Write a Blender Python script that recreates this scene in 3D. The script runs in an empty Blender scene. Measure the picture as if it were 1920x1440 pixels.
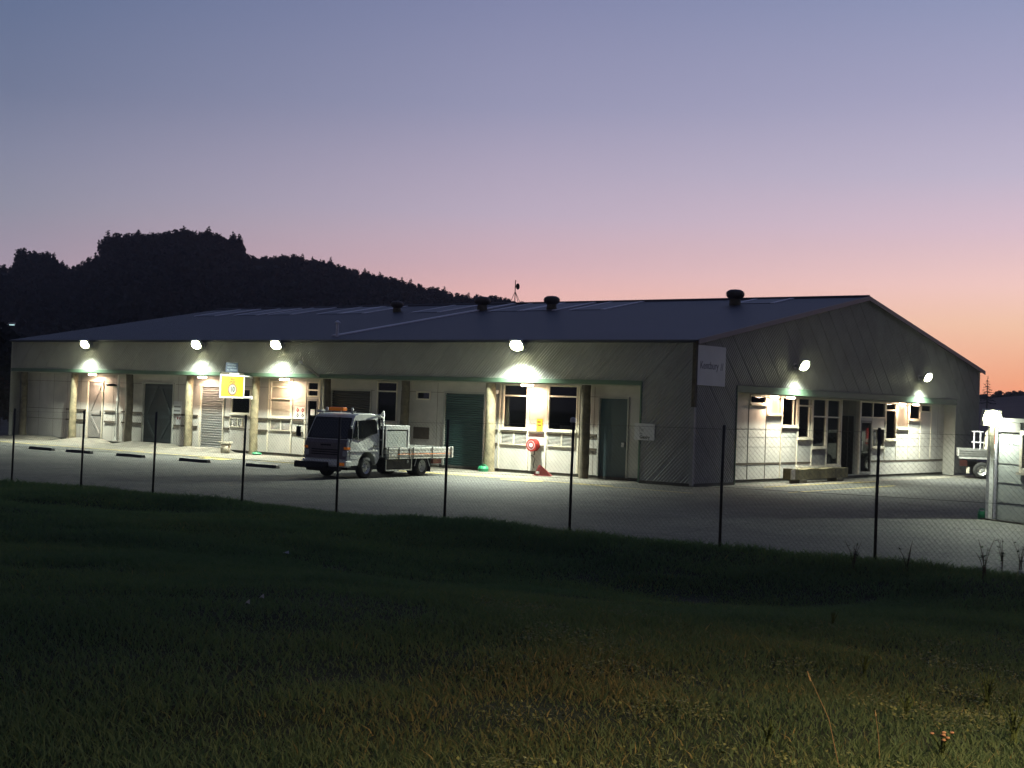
import bpy, bmesh, math, random
import numpy as np
from mathutils import Matrix, Vector
random.seed(7); RNG = np.random.default_rng(11)
S = bpy.context.scene
COL = S.collection
R = math.radians

def srgb(r, g, b):
    f = lambda c: (c/255/12.92) if c/255 <= .04045 else ((c/255+.055)/1.055)**2.4
    return (f(r), f(g), f(b), 1.0)

# ------------------------------------------------------------------ camera
CAM = np.array([24.2053, -40.4266, 2.45]); FPX = 2687.76
YAW, PITCH, ROLL = .6661, .0148, .0354
fwd = np.array([-math.sin(YAW)*math.cos(PITCH), math.cos(YAW)*math.cos(PITCH), math.sin(PITCH)])
r0 = np.cross(fwd, [0, 0, 1]); r0 /= np.linalg.norm(r0); u0 = np.cross(r0, fwd)
cr, sr = math.cos(ROLL), math.sin(ROLL)
RT, UP = cr*r0+sr*u0, -sr*r0+cr*u0
cam = bpy.data.cameras.new('camera'); cam.sensor_width = 36; cam.lens = FPX/1920*36
cam.clip_start = .1; cam.clip_end = 6000
co = bpy.data.objects.new('camera', cam); COL.objects.link(co)
M = Matrix(((RT[0], UP[0], -fwd[0], CAM[0]), (RT[1], UP[1], -fwd[1], CAM[1]), (RT[2], UP[2], -fwd[2], CAM[2]), (0, 0, 0, 1)))
co.matrix_world = M; S.camera = co
FW2 = np.array([fwd[0], fwd[1]]); FW2 /= np.linalg.norm(FW2); RT2 = np.array([FW2[1], -FW2[0]])

def at(x, y, ax, v):      # a point of the photograph measured on the plane axis=v
    k = FPX*fwd+(x-960)*RT-(y-720)*UP
    return CAM+k*((v-CAM[ax])/k[ax])
def dirat(x, y):
    k = FPX*fwd+(x-960)*RT-(y-720)*UP
    return k/math.hypot(k[0], k[1])

# ------------------------------------------------------------------ exposure + sky
S.view_settings.view_transform = 'Standard'; S.view_settings.look = 'None'
S.view_settings.exposure = 0; S.view_settings.gamma = 1
S.cycles.max_bounces = 6; S.cycles.diffuse_bounces = 3; S.cycles.transparent_max_bounces = 12
S.cycles.sample_clamp_indirect = 4
W = bpy.data.worlds.new('World'); S.world = W; W.use_nodes = True
nt = W.node_tree; nt.nodes.clear()
def N(t, **k):
    n = nt.nodes.new(t)
    for a, b in k.items(): setattr(n, a, b)
    return n
def L(a, b): nt.links.new(a, b)
SUNAZ = YAW-R(27)          # the glow of the set sun, right of the frame
tc = N('ShaderNodeTexCoord'); nrm = N('ShaderNodeVectorMath', operation='NORMALIZE'); L(tc.outputs['Generated'], nrm.inputs[0])
sep = N('ShaderNodeSeparateXYZ'); L(nrm.outputs[0], sep.inputs[0])
asn = N('ShaderNodeMath', operation='ARCSINE'); L(sep.outputs[2], asn.inputs[0])
el = N('ShaderNodeMapRange'); el.inputs[1].default_value = 0; el.inputs[2].default_value = R(40); L(asn.outputs[0], el.inputs[0])
dt = N('ShaderNodeVectorMath', operation='DOT_PRODUCT'); L(nrm.outputs[0], dt.inputs[0]); dt.inputs[1].default_value = (-math.sin(SUNAZ), math.cos(SUNAZ), 0)
def ramp(stops):
    r = N('ShaderNodeValToRGB'); e = r.color_ramp.elements
    r.color_ramp.interpolation = 'LINEAR'
    for i, (p, c) in enumerate(stops):
        q = e[i] if i < 2 else e.new(p)
        q.position = p; q.color = srgb(*c)
    L(el.outputs[0], r.inputs[0]); return r
# position is elevation/40deg
def er(pairs): 
    pairs = sorted(pairs); return ramp([(pairs[0][0]/40, pairs[0][1]), (pairs[-1][0]/40, pairs[-1][1])]+[(p/40, c) for p, c in pairs[1:-1]])
left = er([(0, (206, 172, 172)), (4.5, (174, 158, 174)), (6.9, (150, 150, 168)), (9, (134, 138, 162)), (11.1, (115, 124, 152)), (15.1, (97, 112, 145)), (22, (80, 96, 130)), (40, (58, 72, 106))])
mid = er([(0, (255, 196, 174)), (3, (255, 198, 184)), (4.5, (245, 194, 190)), (5.6, (225, 188, 196)), (7.6, (196, 180, 199)), (11.8, (153, 153, 182)), (15.8, (131, 136, 170)), (22, (106, 116, 152)), (40, (70, 84, 122))])
right = er([(0, (255, 142, 104)), (1.6, (255, 176, 136)), (3.7, (255, 207, 176)), (5.15, (255, 212, 203)), (7.3, (228, 200, 212)), (9.35, (198, 188, 209)), (12.4, (169, 167, 196)), (16.4, (140, 149, 183)), (24, (110, 122, 160)), (40, (76, 90, 130))])
back = er([(0, (84, 84, 98)), (4, (104, 98, 112)), (8, (94, 94, 110)), (16, (76, 80, 98)), (40, (54, 60, 80))])
neg = N('ShaderNodeMath', operation='MULTIPLY'); neg.inputs[1].default_value = -1; L(sep.outputs[0], neg.inputs[0])
phi = N('ShaderNodeMath', operation='ARCTAN2'); L(neg.outputs[0], phi.inputs[0]); L(sep.outputs[1], phi.inputs[1])
def mr(a, b):
    m = N('ShaderNodeMapRange'); m.inputs[1].default_value = a; m.inputs[2].default_value = b; L(phi.outputs[0], m.inputs[0]); return m
def mixc(f, a, b):
    x = N('ShaderNodeMix', data_type='RGBA'); L(f.outputs[0], x.inputs[0]); L(a, x.inputs[6]); L(b, x.inputs[7]); return x.outputs[2]
m2 = N('ShaderNodeMapRange', interpolation_type='SMOOTHSTEP'); m2.inputs[1].default_value = -.25; m2.inputs[2].default_value = .55; L(dt.outputs['Value'], m2.inputs[0])
c1 = mixc(mr(YAW+R(19.6), YAW), left.outputs[0], mid.outputs[0]); c2 = mixc(mr(YAW, YAW-R(19.6)), c1, right.outputs[0])
x2o = mixc(m2, back.outputs[0], c2)
bg = N('ShaderNodeBackground'); L(x2o, bg.inputs[0]); bg.inputs[1].default_value = 1.09
wo = N('ShaderNodeOutputWorld'); L(bg.outputs[0], wo.inputs[0])

# ------------------------------------------------------------------ materials
def mat(name, col, rough=.7, metal=0, noise=.0, nscale=3, bump=0, bscale=40, emis=None, estr=0, spec=.5, stain=None):
    m = bpy.data.materials.new(name); m.use_nodes = True; t = m.node_tree; p = t.nodes['Principled BSDF']
    c = tuple(col[:3])+(1,)
    p.inputs['Base Color'].default_value = c; p.inputs['Roughness'].default_value = rough; p.inputs['Metallic'].default_value = metal
    p.inputs['Specular IOR Level'].default_value = spec
    tcn = t.nodes.new('ShaderNodeTexCoord')
    if noise or stain:
        n = t.nodes.new('ShaderNodeTexNoise'); n.inputs['Scale'].default_value = nscale; n.inputs['Detail'].default_value = 8; n.inputs['Roughness'].default_value = .65
        t.links.new(tcn.outputs['Object'], n.inputs['Vector'])
        r = t.nodes.new('ShaderNodeValToRGB'); r.color_ramp.elements[0].position = .3; r.color_ramp.elements[1].position = .7
        a = tuple(max(0, q*(1-noise)) for q in c[:3])+(1,); b = tuple(min(1, q*(1+noise)) for q in c[:3])+(1,)
        if stain: a = tuple(stain)+(1,)
        r.color_ramp.elements[0].color = a; r.color_ramp.elements[1].color = b
        t.links.new(n.outputs[0], r.inputs[0]); t.links.new(r.outputs[0], p.inputs['Base Color'])
    if bump:
        n = t.nodes.new('ShaderNodeTexNoise'); n.inputs['Scale'].default_value = bscale; n.inputs['Detail'].default_value = 4
        t.links.new(tcn.outputs['Object'], n.inputs['Vector'])
        b = t.nodes.new('ShaderNodeBump'); b.inputs['Strength'].default_value = bump; b.inputs['Distance'].default_value = .02
        t.links.new(n.outputs[0], b.inputs['Height']); t.links.new(b.outputs[0], p.inputs['Normal'])
    if emis:
        p.inputs['Emission Color'].default_value = tuple(emis)+(1,); p.inputs['Emission Strength'].default_value = estr
    return m

MT = dict(
    clad=mat('painted_corrugated_steel', (.28, .28, .262), .5, 0, .16, 1.0),
    wall=mat('cream_fibre_cement', (.44, .42, .385), .8, 0, .12, 1.5),
    wallgrey=mat('grey_fibre_cement', (.33, .33, .30), .8, 0, .12, 1.5),
    frame=mat('cream_paint', (.62, .57, .46), .6, 0, .08, 6),
    trim=mat('green_trim_paint', (.08, .135, .09), .5, 0, .1, 3),
    log=mat('weathered_log', (.20, .175, .11), .9, 0, .45, 5, .6, 30),
    logdark=mat('dark_weathered_log', (.10, .085, .06), .9, 0, .45, 5, .6, 30),  # darker copy of the log colour, carries the shade on the dimmer posts
    roof=mat('dark_roofing_steel', (.034, .032, .048), .5, .2, .12, .6),
    pale=mat('pale_flashing', (.62, .60, .66), .5, .2, .1, 2),
    sky=mat('fibreglass_sheet', (.075, .08, .11), .5, 0, .15, 2),
    greydoor=mat('grey_board_door', (.20, .19, .18), .8, 0, .25, 4),
    dkdoor=mat('dark_green_door', (.020, .028, .030), .6, 0, .2, 4),
    teal=mat('teal_roller_steel', (.032, .072, .068), .5, 0, .15, 3),
    shut=mat('grey_roller_steel', (.24, .24, .24), .45, .3, .1, 3),
    rail=mat('dark_timber_rail', (.07, .055, .04), .9, 0, .3, 6),
    joint=mat('panel_joint', (.12, .11, .09), .9),
    plinth=mat('dark_concrete_plinth', (.07, .065, .055), .95, 0, .3, 3),
    frost=mat('frosted_pane', (.36, .33, .27), .35, 0, .1, 5),
    white=mat('white_enamel', (.72, .72, .68), .4, 0, .06, 5),
    offwhite=mat('dirty_white_paint', (.72, .73, .66), .34, 0, .16, 3),
    steel=mat('galvanised_steel', (.42, .43, .42), .42, .6, .15, 8),
    alu=mat('aluminium_extrusion', (.60, .60, .57), .35, .5, .12, 8),
    tread=mat('tread_plate', (.50, .54, .52), .35, .4, .10, 20, .5, 60),
    black=mat('black_plastic', (.012, .012, .013), .6),
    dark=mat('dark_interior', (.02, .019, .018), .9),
    rubber=mat('tyre_rubber', (.02, .02, .02), .85, 0, .2, 20, .4, 60),
    amber=mat('amber_lens', (.85, .22, .03), .2, 0, emis=(1, .3, .04), estr=.08),
    red=mat('red_paint', (.28, .016, .012), .45, 0, .15, 6),
    maroon=mat('maroon_paint', (.16, .02, .02), .5),
    yellow=mat('yellow_sign_face', (.30, .20, .005), .5),
    yline=mat('worn_yellow_line', (.52, .40, .07), .85, 0, .35, 4),
    ink=mat('black_ink', (.012, .012, .012), .7),
    greyink=mat('grey_ink', (.16, .16, .16), .7),
    brownring=mat('brown_ring', (.09, .035, .008), .6),
    blue=mat('blue_sign_face', (.008, .02, .05), .5),
    bluetxt=mat('pale_sign_lettering', (.16, .20, .23), .6),
    signw=mat('white_sign_face', (.52, .52, .52), .6, 0, .05, 2),
    green=mat('green_plastic', (.02, .22, .10), .45),
    post=mat('fence_post_steel', (.035, .035, .033), .7, .2, .4, 12),
    wire=mat('chain_wire', (.055, .055, .055), .7, .3),
    bark=mat('tree_bark', (.04, .03, .022), .95),
    leafd=mat('dark_foliage', (.024, .028, .030), .95, 0, .2, .25, spec=.1),
    leafr=mat('reddish_foliage', (.055, .035, .03), .95, 0, .4, 3, spec=.1),
    hill=mat('hill_ground', (.022, .025, .028), .95, 0, .3, .02, spec=.1),
    farhill=mat('far_hill_scrub', (.10, .07, .075), .95, 0, .3, .02, spec=.1),
    curtain=mat('curtain_cloth', (.42, .27, .2), .9),
    timber=mat('weathered_bench_timber', (.10, .085, .045), .9, 0, .5, 4, .7, 25),
    litter=mat('white_litter', (.28, .29, .28), .7),
    stalk=mat('dry_stalk', (.24, .16, .075), .9),
    flower=mat('pale_orange_petals', (.34, .17, .09), .8),
    mauve=mat('dim_tail_lens', (.03, .010, .009), .3),
)
def emissive(name, col, s):
    return mat(name, (.8, .8, .8), .4, emis=col, estr=s)
def lensmat():
    m = mat('flood_lens', (.8, .8, .7), .3); t = m.node_tree; p = t.nodes['Principled BSDF']
    lw = t.nodes.new('ShaderNodeLayerWeight'); lw.inputs[0].default_value = .5
    r = t.nodes.new('ShaderNodeMapRange'); r.inputs[3].default_value = 150; r.inputs[4].default_value = 1.0; r.inputs[2].default_value = .9
    t.links.new(lw.outputs['Facing'], r.inputs[0]); t.links.new(r.outputs[0], p.inputs['Emission Strength']); p.inputs['Emission Color'].default_value = (.98, 1, .62, 1)
    return m
MT['floodlens'] = lensmat()
MT['warmlens'] = emissive('warm_bulkhead_lens', (1, .74, .52), 22)
MT['sodlens'] = emissive('sodium_lens', (1, .42, .06), 60)
MT['dimlens'] = emissive('dim_far_lens', (.55, .85, .85), 1.3)

def glass():
    m = bpy.data.materials.new('window_glass'); m.use_nodes = True; t = m.node_tree; t.nodes.clear()
    o = t.nodes.new('ShaderNodeOutputMaterial'); mx = t.nodes.new('ShaderNodeMixShader')
    tr = t.nodes.new('ShaderNodeBsdfTransparent'); tr.inputs[0].default_value = (.55, .55, .55, 1)
    g = t.nodes.new('ShaderNodeBsdfGlossy'); g.inputs['Roughness'].default_value = .03
    f = t.nodes.new('ShaderNodeFresnel'); f.inputs[0].default_value = 1.5
    a = t.nodes.new('ShaderNodeMath'); a.operation = 'ADD'; a.inputs[1].default_value = .0
    t.links.new(f.outputs[0], a.inputs[0]); t.links.new(a.outputs[0], mx.inputs[0]); t.links.new(tr.outputs[0], mx.inputs[1]); t.links.new(g.outputs[0], mx.inputs[2]); t.links.new(mx.outputs[0], o.inputs[0])
    return m
MT['glass'] = glass()
MT['carglass'] = mat('vehicle_glass', (.012, .014, .016), .06, 0, spec=.8)

def asphalt():
    m = mat('chip_seal_yard', (.1, .1, .09), .85); t = m.node_tree; p = t.nodes['Principled BSDF']; nn = t.nodes; lk = t.links
    tcn = nn.new('ShaderNodeTexCoord')
    def noise(sc, det=6, ro=.6, dist=0):
        n = nn.new('ShaderNodeTexNoise'); n.inputs['Scale'].default_value = sc; n.inputs['Detail'].default_value = det; n.inputs['Roughness'].default_value = ro; n.inputs['Distortion'].default_value = dist
        lk.new(tcn.outputs['Object'], n.inputs['Vector']); return n
    def rmp(src, a, ca, b, cb):
        r = nn.new('ShaderNodeValToRGB'); r.color_ramp.elements[0].position = a; r.color_ramp.elements[1].position = b
        r.color_ramp.elements[0].color = tuple(ca)+(1,); r.color_ramp.elements[1].color = tuple(cb)+(1,); lk.new(src, r.inputs[0]); return r
    def mul(a, b):
        x = nn.new('ShaderNodeMix'); x.data_type = 'RGBA'; x.blend_type = 'MULTIPLY'; x.inputs[0].default_value = 1; lk.new(a, x.inputs[6]); lk.new(b, x.inputs[7]); return x.outputs[2]
    chips = nn.new('ShaderNodeTexVoronoi'); chips.inputs['Scale'].default_value = 26; lk.new(tcn.outputs['Object'], chips.inputs['Vector'])
    g = nn.new('ShaderNodeRGBToBW'); lk.new(chips.outputs['Color'], g.inputs[0])
    base = rmp(g.outputs[0], .2, (.017, .018, .017), .85, (.118, .118, .103))
    c = mul(base.outputs[0], rmp(noise(3.0, 8, .8).outputs[0], .34, (.62, .62, .63), .66, (1.2, 1.2, 1.16)).outputs[0])
    c = mul(c, rmp(noise(.22, 7, .7, .8).outputs[0], .40, (.50, .50, .52), .60, (1.15, 1.14, 1.1)).outputs[0])
    cr = nn.new('ShaderNodeTexVoronoi'); cr.feature = 'DISTANCE_TO_EDGE'; cr.inputs['Scale'].default_value = .16
    w = nn.new('ShaderNodeVectorMath'); w.operation = 'MULTIPLY_ADD'; nz = noise(.9, 4, .6); lk.new(nz.outputs['Color'], w.inputs[0]); w.inputs[1].default_value = (1.6, 1.6, 0); lk.new(tcn.outputs['Object'], w.inputs[2]); lk.new(w.outputs[0], cr.inputs['Vector'])
    c = mul(c, rmp(cr.outputs['Distance'], .0035, (.35, .35, .35), .007, (1, 1, 1)).outputs[0])
    lk.new(c, p.inputs['Base Color'])
    bp = nn.new('ShaderNodeBump'); bp.inputs['Strength'].default_value = .8; bp.inputs['Distance'].default_value = .03
    lk.new(g.outputs[0], bp.inputs['Height']); lk.new(bp.outputs[0], p.inputs['Normal'])
    return m
MT['yard'] = asphalt()
MT['apron'] = mat('concrete_apron', (.13, .12, .098), .9, 0, .45, 2.3, .6, 40)
MT['soil'] = mat('grass_soil', (.026, .034, .018), .95, 0, .4, 1.2, .8, 12, spec=.1)
MT['land'] = mat('dark_paddock', (.02, .025, .016), .95, 0, .3, .05, spec=.1)

def grassmat():
    m = mat('grass_blade', (.03, .05, .015), .7, spec=.2); t = m.node_tree; p = t.nodes['Principled BSDF']
    at_ = t.nodes.new('ShaderNodeAttribute'); at_.attribute_name = 'tint'
    r = t.nodes.new('ShaderNodeValToRGB'); e = r.color_ramp.elements
    e[0].position = 0; e[0].color = (.078, .125, .070, 1); e[1].position = 1; e[1].color = (.30, .22, .09, 1)
    q = e.new(.55); q.color = (.115, .150, .068, 1); q = e.new(.8); q.color = (.16, .14, .06, 1)
    t.links.new(at_.outputs['Fac'], r.inputs[0]); t.links.new(r.outputs[0], p.inputs['Base Color'])
    tl = t.nodes.new('ShaderNodeBsdfTranslucent'); mx = t.nodes.new('ShaderNodeMixShader'); mx.inputs[0].default_value = .45
    br = t.nodes.new('ShaderNodeMix'); br.data_type = 'RGBA'; br.blend_type = 'MULTIPLY'; br.inputs[0].default_value = 1; t.links.new(r.outputs[0], br.inputs[6]); br.inputs[7].default_value = (1.2, 1.4, 1.0, 1)
    t.links.new(br.outputs[2], tl.inputs[0]); o = t.nodes['Material Output']; t.links.new(p.outputs[0], mx.inputs[1]); t.links.new(tl.outputs[0], mx.inputs[2]); t.links.new(mx.outputs[0], o.inputs['Surface'])
    return m
MT['grass'] = grassmat()

# ------------------------------------------------------------------ mesh helpers
class MB:
    def __init__(s): s.v = []; s.f = []
    def add(s, vs, fs):
        o = len(s.v); s.v += [tuple(map(float, q)) for q in vs]; s.f += [tuple(i+o for i in f) for f in fs]; return s
    def box(s, a, b, xf=None):
        x0, y0, z0 = a; x1, y1, z1 = b
        vs = [(x0, y0, z0), (x1, y0, z0), (x1, y1, z0), (x0, y1, z0), (x0, y0, z1), (x1, y0, z1), (x1, y1, z1), (x0, y1, z1)]
        if xf: vs = [xf(q) for q in vs]
        return s.add(vs, [(0, 3, 2, 1), (4, 5, 6, 7), (0, 1, 5, 4), (1, 2, 6, 5), (2, 3, 7, 6), (3, 0, 4, 7)])
    def tube(s, pts, r, n=8, cap=True):
        pts = [Vector(q) for q in pts]; rs = r if isinstance(r, (list, tuple)) else [r]*len(pts)
        vs = []
        for i, q in enumerate(pts):
            d = (pts[min(i+1, len(pts)-1)]-pts[max(i-1, 0)]).normalized()
            a = d.orthogonal().normalized() if abs(d.z) < .99 else Vector((1, 0, 0))
            if abs(d.z) < .99: a = d.cross(Vector((0, 0, 1))).normalized()
            b = d.cross(a)
            vs += [q+(a*math.cos(2*math.pi*k/n)+b*math.sin(2*math.pi*k/n))*rs[i] for k in range(n)]
        fs = [(i*n+k, i*n+(k+1) % n, (i+1)*n+(k+1) % n, (i+1)*n+k) for i in range(len(pts)-1) for k in range(n)]
        if cap: fs += [tuple(range(n-1, -1, -1)), tuple((len(pts)-1)*n+k for k in range(n))]
        return s.add(vs, fs)
    def lathe(s, prof, c=(0, 0, 0), axis='z', n=24):   # prof: (radius, height)
        vs = []
        for r, h in prof:
            for k in range(n):
                a = 2*math.pi*k/n; p = (r*math.cos(a), r*math.sin(a), h)
                if axis == 'y': p = (p[0], p[2], p[1])
                if axis == 'x': p = (p[2], p[0], p[1])
                vs.append((p[0]+c[0], p[1]+c[1], p[2]+c[2]))
        fs = [(i*n+k, i*n+(k+1) % n, (i+1)*n+(k+1) % n, (i+1)*n+k) for i in range(len(prof)-1) for k in range(n)]
        return s.add(vs, fs)
    def prism(s, poly, ax, a, b, wid=None):   # poly in the two other axes, extruded along ax from a to b
        n = len(poly)
        def mk(q, t):
            w = wid(q) if wid else 1
            p = [0, 0, 0]; o = [i for i in range(3) if i != ax]
            p[ax] = t*w; p[o[0]] = q[0]; p[o[1]] = q[1]; return p
        vs = [mk(q, a) for q in poly]+[mk(q, b) for q in poly]
        fs = [tuple(range(n-1, -1, -1)), tuple(range(n, 2*n))]+[(i, (i+1) % n, n+(i+1) % n, n+i) for i in range(n)]
        return s.add(vs, fs)
    def build(s, name, m, parent=None, smooth=False, bevel=0, label=None):
        me = bpy.data.meshes.new(name); me.from_pydata(s.v, [], s.f); me.update()
        bm = bmesh.new(); bm.from_mesh(me)
        big = [f for f in bm.faces if len(f.verts) > 4]
        if big: bmesh.ops.triangulate(bm, faces=big)
        bmesh.ops.recalc_face_normals(bm, faces=bm.faces)
        bm.to_mesh(me); bm.free()
        if smooth:
            for f in me.polygons: f.use_smooth = True
        me.materials.append(MT[m] if isinstance(m, str) else m)
        o = bpy.data.objects.new(name, me); COL.objects.link(o)
        if parent: o.parent = parent
        if bevel:
            bv = o.modifiers.new('bevel', 'BEVEL'); bv.width = bevel; bv.segments = 2; bv.limit_method = 'ANGLE'
        if label: o['label'] = label
        return o
def tag(o, label=None, cat=None, group=None, kind=None):
    if label: o['label'] = label
    if cat: o['category'] = cat
    if group: o['group'] = group
    if kind: o['kind'] = kind
    return o
def empty(name, loc=(0, 0, 0), rz=0, **k):
    o = bpy.data.objects.new(name, None); COL.objects.link(o); o.location = loc; o.rotation_euler = (0, 0, rz); o.empty_display_size = .2
    return tag(o, **k)
def copy_tree(o, parent=None):
    c = o.copy(); COL.objects.link(c); c.parent = parent
    for ch in [q for q in bpy.data.objects if q.parent is o]: copy_tree(ch, c)
    return c
def text(s, size, name, m, parent, mtx, sx=1, bold=False):
    cu = bpy.data.curves.new(name, 'FONT'); cu.body = s; cu.size = size; cu.align_x = 'CENTER'; cu.align_y = 'CENTER'; cu.extrude = .002
    if bold: cu.offset = size*.02
    o = bpy.data.objects.new(name, cu); COL.objects.link(o)
    bpy.context.view_layer.update()
    me = bpy.data.meshes.new_from_object(o.evaluated_get(bpy.context.evaluated_depsgraph_get()))
    bpy.data.objects.remove(o)
    me.transform(mtx @ Matrix.Diagonal((sx, 1, 1, 1))); me.materials.clear(); me.materials.append(MT[m])
    q = bpy.data.objects.new(name, me); COL.objects.link(q); q.parent = parent
    return q
def face_mtx(origin, right, up):
    r_, u_ = Vector(right), Vector(up); n = r_.cross(u_)
    return Matrix(((r_.x, u_.x, n.x, origin[0]), (r_.y, u_.y, n.y, origin[1]), (r_.z, u_.z, n.z, origin[2]), (0, 0, 0, 1)))
def spot(name, loc, aim, power, size, col, radius=.12, blend=.15, parent=None):
    l = bpy.data.lights.new(name, 'SPOT'); l.energy = power; l.spot_size = size; l.spot_blend = blend; l.color = col; l.shadow_soft_size = radius
    o = bpy.data.objects.new(name, l); COL.objects.link(o); o.location = loc
    o.rotation_euler = Vector(aim).to_track_quat('-Z', 'Y').to_euler()
    if parent: o.parent = parent
    return o

# ------------------------------------------------------------------ ground
def vnoise(x, y, s, seed=0):
    x = np.asarray(x)/s; y = np.asarray(y)/s
    xi = np.floor(x).astype(int); yi = np.floor(y).astype(int); fx = x-xi; fy = y-yi
    fx = fx*fx*(3-2*fx); fy = fy*fy*(3-2*fy)
    def h(a, b): 
        v = np.sin(a*127.1+b*311.7+seed*74.7)*43758.5453; return v-np.floor(v)
    return (h(xi, yi)*(1-fx)+h(xi+1, yi)*fx)*(1-fy)+(h(xi, yi+1)*(1-fx)+h(xi+1, yi+1)*fx)*fy
def sm(a, b, x):
    t = np.clip((x-a)/(b-a), 0, 1); return t*t*(3-2*t)
def gz(x, y):
    x = np.asarray(x, float); y = np.asarray(y, float); s = -y
    zf = np.clip(.32+.006*(x-4), .2, .42)
    z = zf*sm(19.3, 22.2, s)
    z = z+(.86-zf)*sm(23, 39, s)
    z = z+.10*sm(20.5, 22.4, s)*(1-sm(22.6, 25.5, s))
    k = sm(20.0, 23.5, s)
    z = z+k*((vnoise(x, y, 3.1, 1)-.5)*.20+(vnoise(x, y, 1.1, 2)-.5)*.07+(vnoise(x, y, 6.5, 5)-.5)*.22)
    z = z-k*.22*np.exp(-((x-16.0)/3.2)**2-((s-25.3)/1.6)**2)
    return z-.012*(1-sm(19.2, 19.5, s))
def grid(name, xs, ys, zf, m, kind='structure'):
    X, Y = np.meshgrid(xs, ys); Z = zf(X, Y); n, k = len(xs), len(ys)
    me = bpy.data.meshes.new(name)
    me.from_pydata(np.stack([X.ravel(), Y.ravel(), Z.ravel()], 1).tolist(), [], [(j*n+i, j*n+i+1, (j+1)*n+i+1, (j+1)*n+i) for j in range(k-1) for i in range(n-1)])
    for f in me.polygons: f.use_smooth = True
    me.materials.append(MT[m]); o = bpy.data.objects.new(name, me); COL.objects.link(o); return tag(o, kind=kind)
MB().add([(-930, -550, -.03), (630, -550, -.03), (630, 890, -.03), (-930, 890, -.03)], [(0, 1, 2, 3)]).build('ground', 'land')['kind'] = 'structure'
MB().add([(-75, -20.6, 0), (60, -20.6, 0), (60, 70, 0), (-75, 70, 0)], [(0, 1, 2, 3)]).build('yard', 'yard')['kind'] = 'structure'
grid('grass_bank', np.arange(-45, 48, .3), np.arange(-58, -19.2, .3), gz, 'soil')

# concrete apron along the shop fronts, with drain edge
ap = MB()
ap.add([(-40, .8, .006), (-40, -4.0, .006), (-2, -2.55, .006), (-2, .8, .006)], [(0, 1, 2, 3)])
ap.build('apron', 'apron')['kind'] = 'structure'
MB().add([(.1, 2.6, .006), (1.05, 2.6, .006), (1.05, 23.5, .006), (.1, 23.5, .006)], [(0, 1, 2, 3)]).build('gable_apron', 'apron')['kind'] = 'structure'
def strip(pts, w, z=.010):
    m = MB()
    for a, b in zip(pts[:-1], pts[1:]):
        d = Vector((b[0]-a[0], b[1]-a[1], 0)).normalized(); n = Vector((-d.y, d.x, 0))*w/2
        m.add([(a[0]-n.x, a[1]-n.y, z), (b[0]-n.x, b[1]-n.y, z), (b[0]+n.x, b[1]+n.y, z), (a[0]+n.x, a[1]+n.y, z)], [(0, 1, 2, 3)])
    return m
strip([(-39.5, -3.95), (-33.7, -3.85), (-14, -3.45), (-4.5, -2.75), (-1.2, -2.75)], .13).build('kerb_line', 'yline')['kind'] = 'structure'
strip([(-2.6, -3.05), (2.0, -3.25)], .07).build('front_line', 'yline')['kind'] = 'structure'
strip([(1.25, 2.6), (1.15, 12)], .08).build('gable_line', 'yline')['kind'] = 'structure'
strip([(3.2, .6), (2.95, 9.4)], .08).build('outer_gable_line', 'yline')['kind'] = 'structure'
strip([(-38, -5.3), (-8.6, -4.0), (-2.4, -3.6)], .05, .011).build('drain_edge', 'plinth')['kind'] = 'structure'
for i, (a, b) in enumerate(((-18.4, -4.35), (-4.4, -3.35))):
    MB().add([(a-.7, b-.28, .014), (a+.7, b-.28, .014), (a+.7, b+.28, .014), (a-.7, b+.28, .014)], [(0, 1, 2, 3)]).build('painted_marking', mat('bright_yellow_block', (.70, .56, .10), .8, 0, .2, 3))['kind'] = 'structure'
# concrete door ramps
for k, (xa, xb, zt, lab) in enumerate(((-38.4, -36.0, .15, 'low concrete hump in front of the blank end bay'), (-33.8, -32.2, .2, 'concrete ramp at the grey braced door'), (-29.6, -27.0, .2, 'concrete ramp at the dark double doors'), (-25.6, -23.6, .16, 'concrete ramp at the narrow roller door'))):
    m = MB(); y1, y2, e = .55, -.55, .75
    m.add([(xa, y1, zt), (xb, y1, zt), (xb, y1-.5, zt), (xa, y1-.5, zt), (xa-e, y1, .012), (xb+e, y1, .012), (xb+e*.8, y2-.4, .012), (xa-e*.8, y2-.4, .012)], [(0, 1, 2, 3), (3, 2, 6, 7), (0, 3, 7, 4), (2, 1, 5, 6)])
    tag(m.build('door_ramp', 'apron', smooth=True), lab, 'ramp', 'concrete ramps along the shop front')

# ------------------------------------------------------------------ the depot building
BW, EAVE, RIDGE, TRB, TRT, BL = 25.72, 4.80, 7.22, 3.27, 3.42, 39.0
VF, VG = .60, -.50
B = empty('depot_building', (0, 0, 0), label='long low corrugated depot building with log posts, recessed shop fronts and a dark pitched roof', cat='building')

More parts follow.
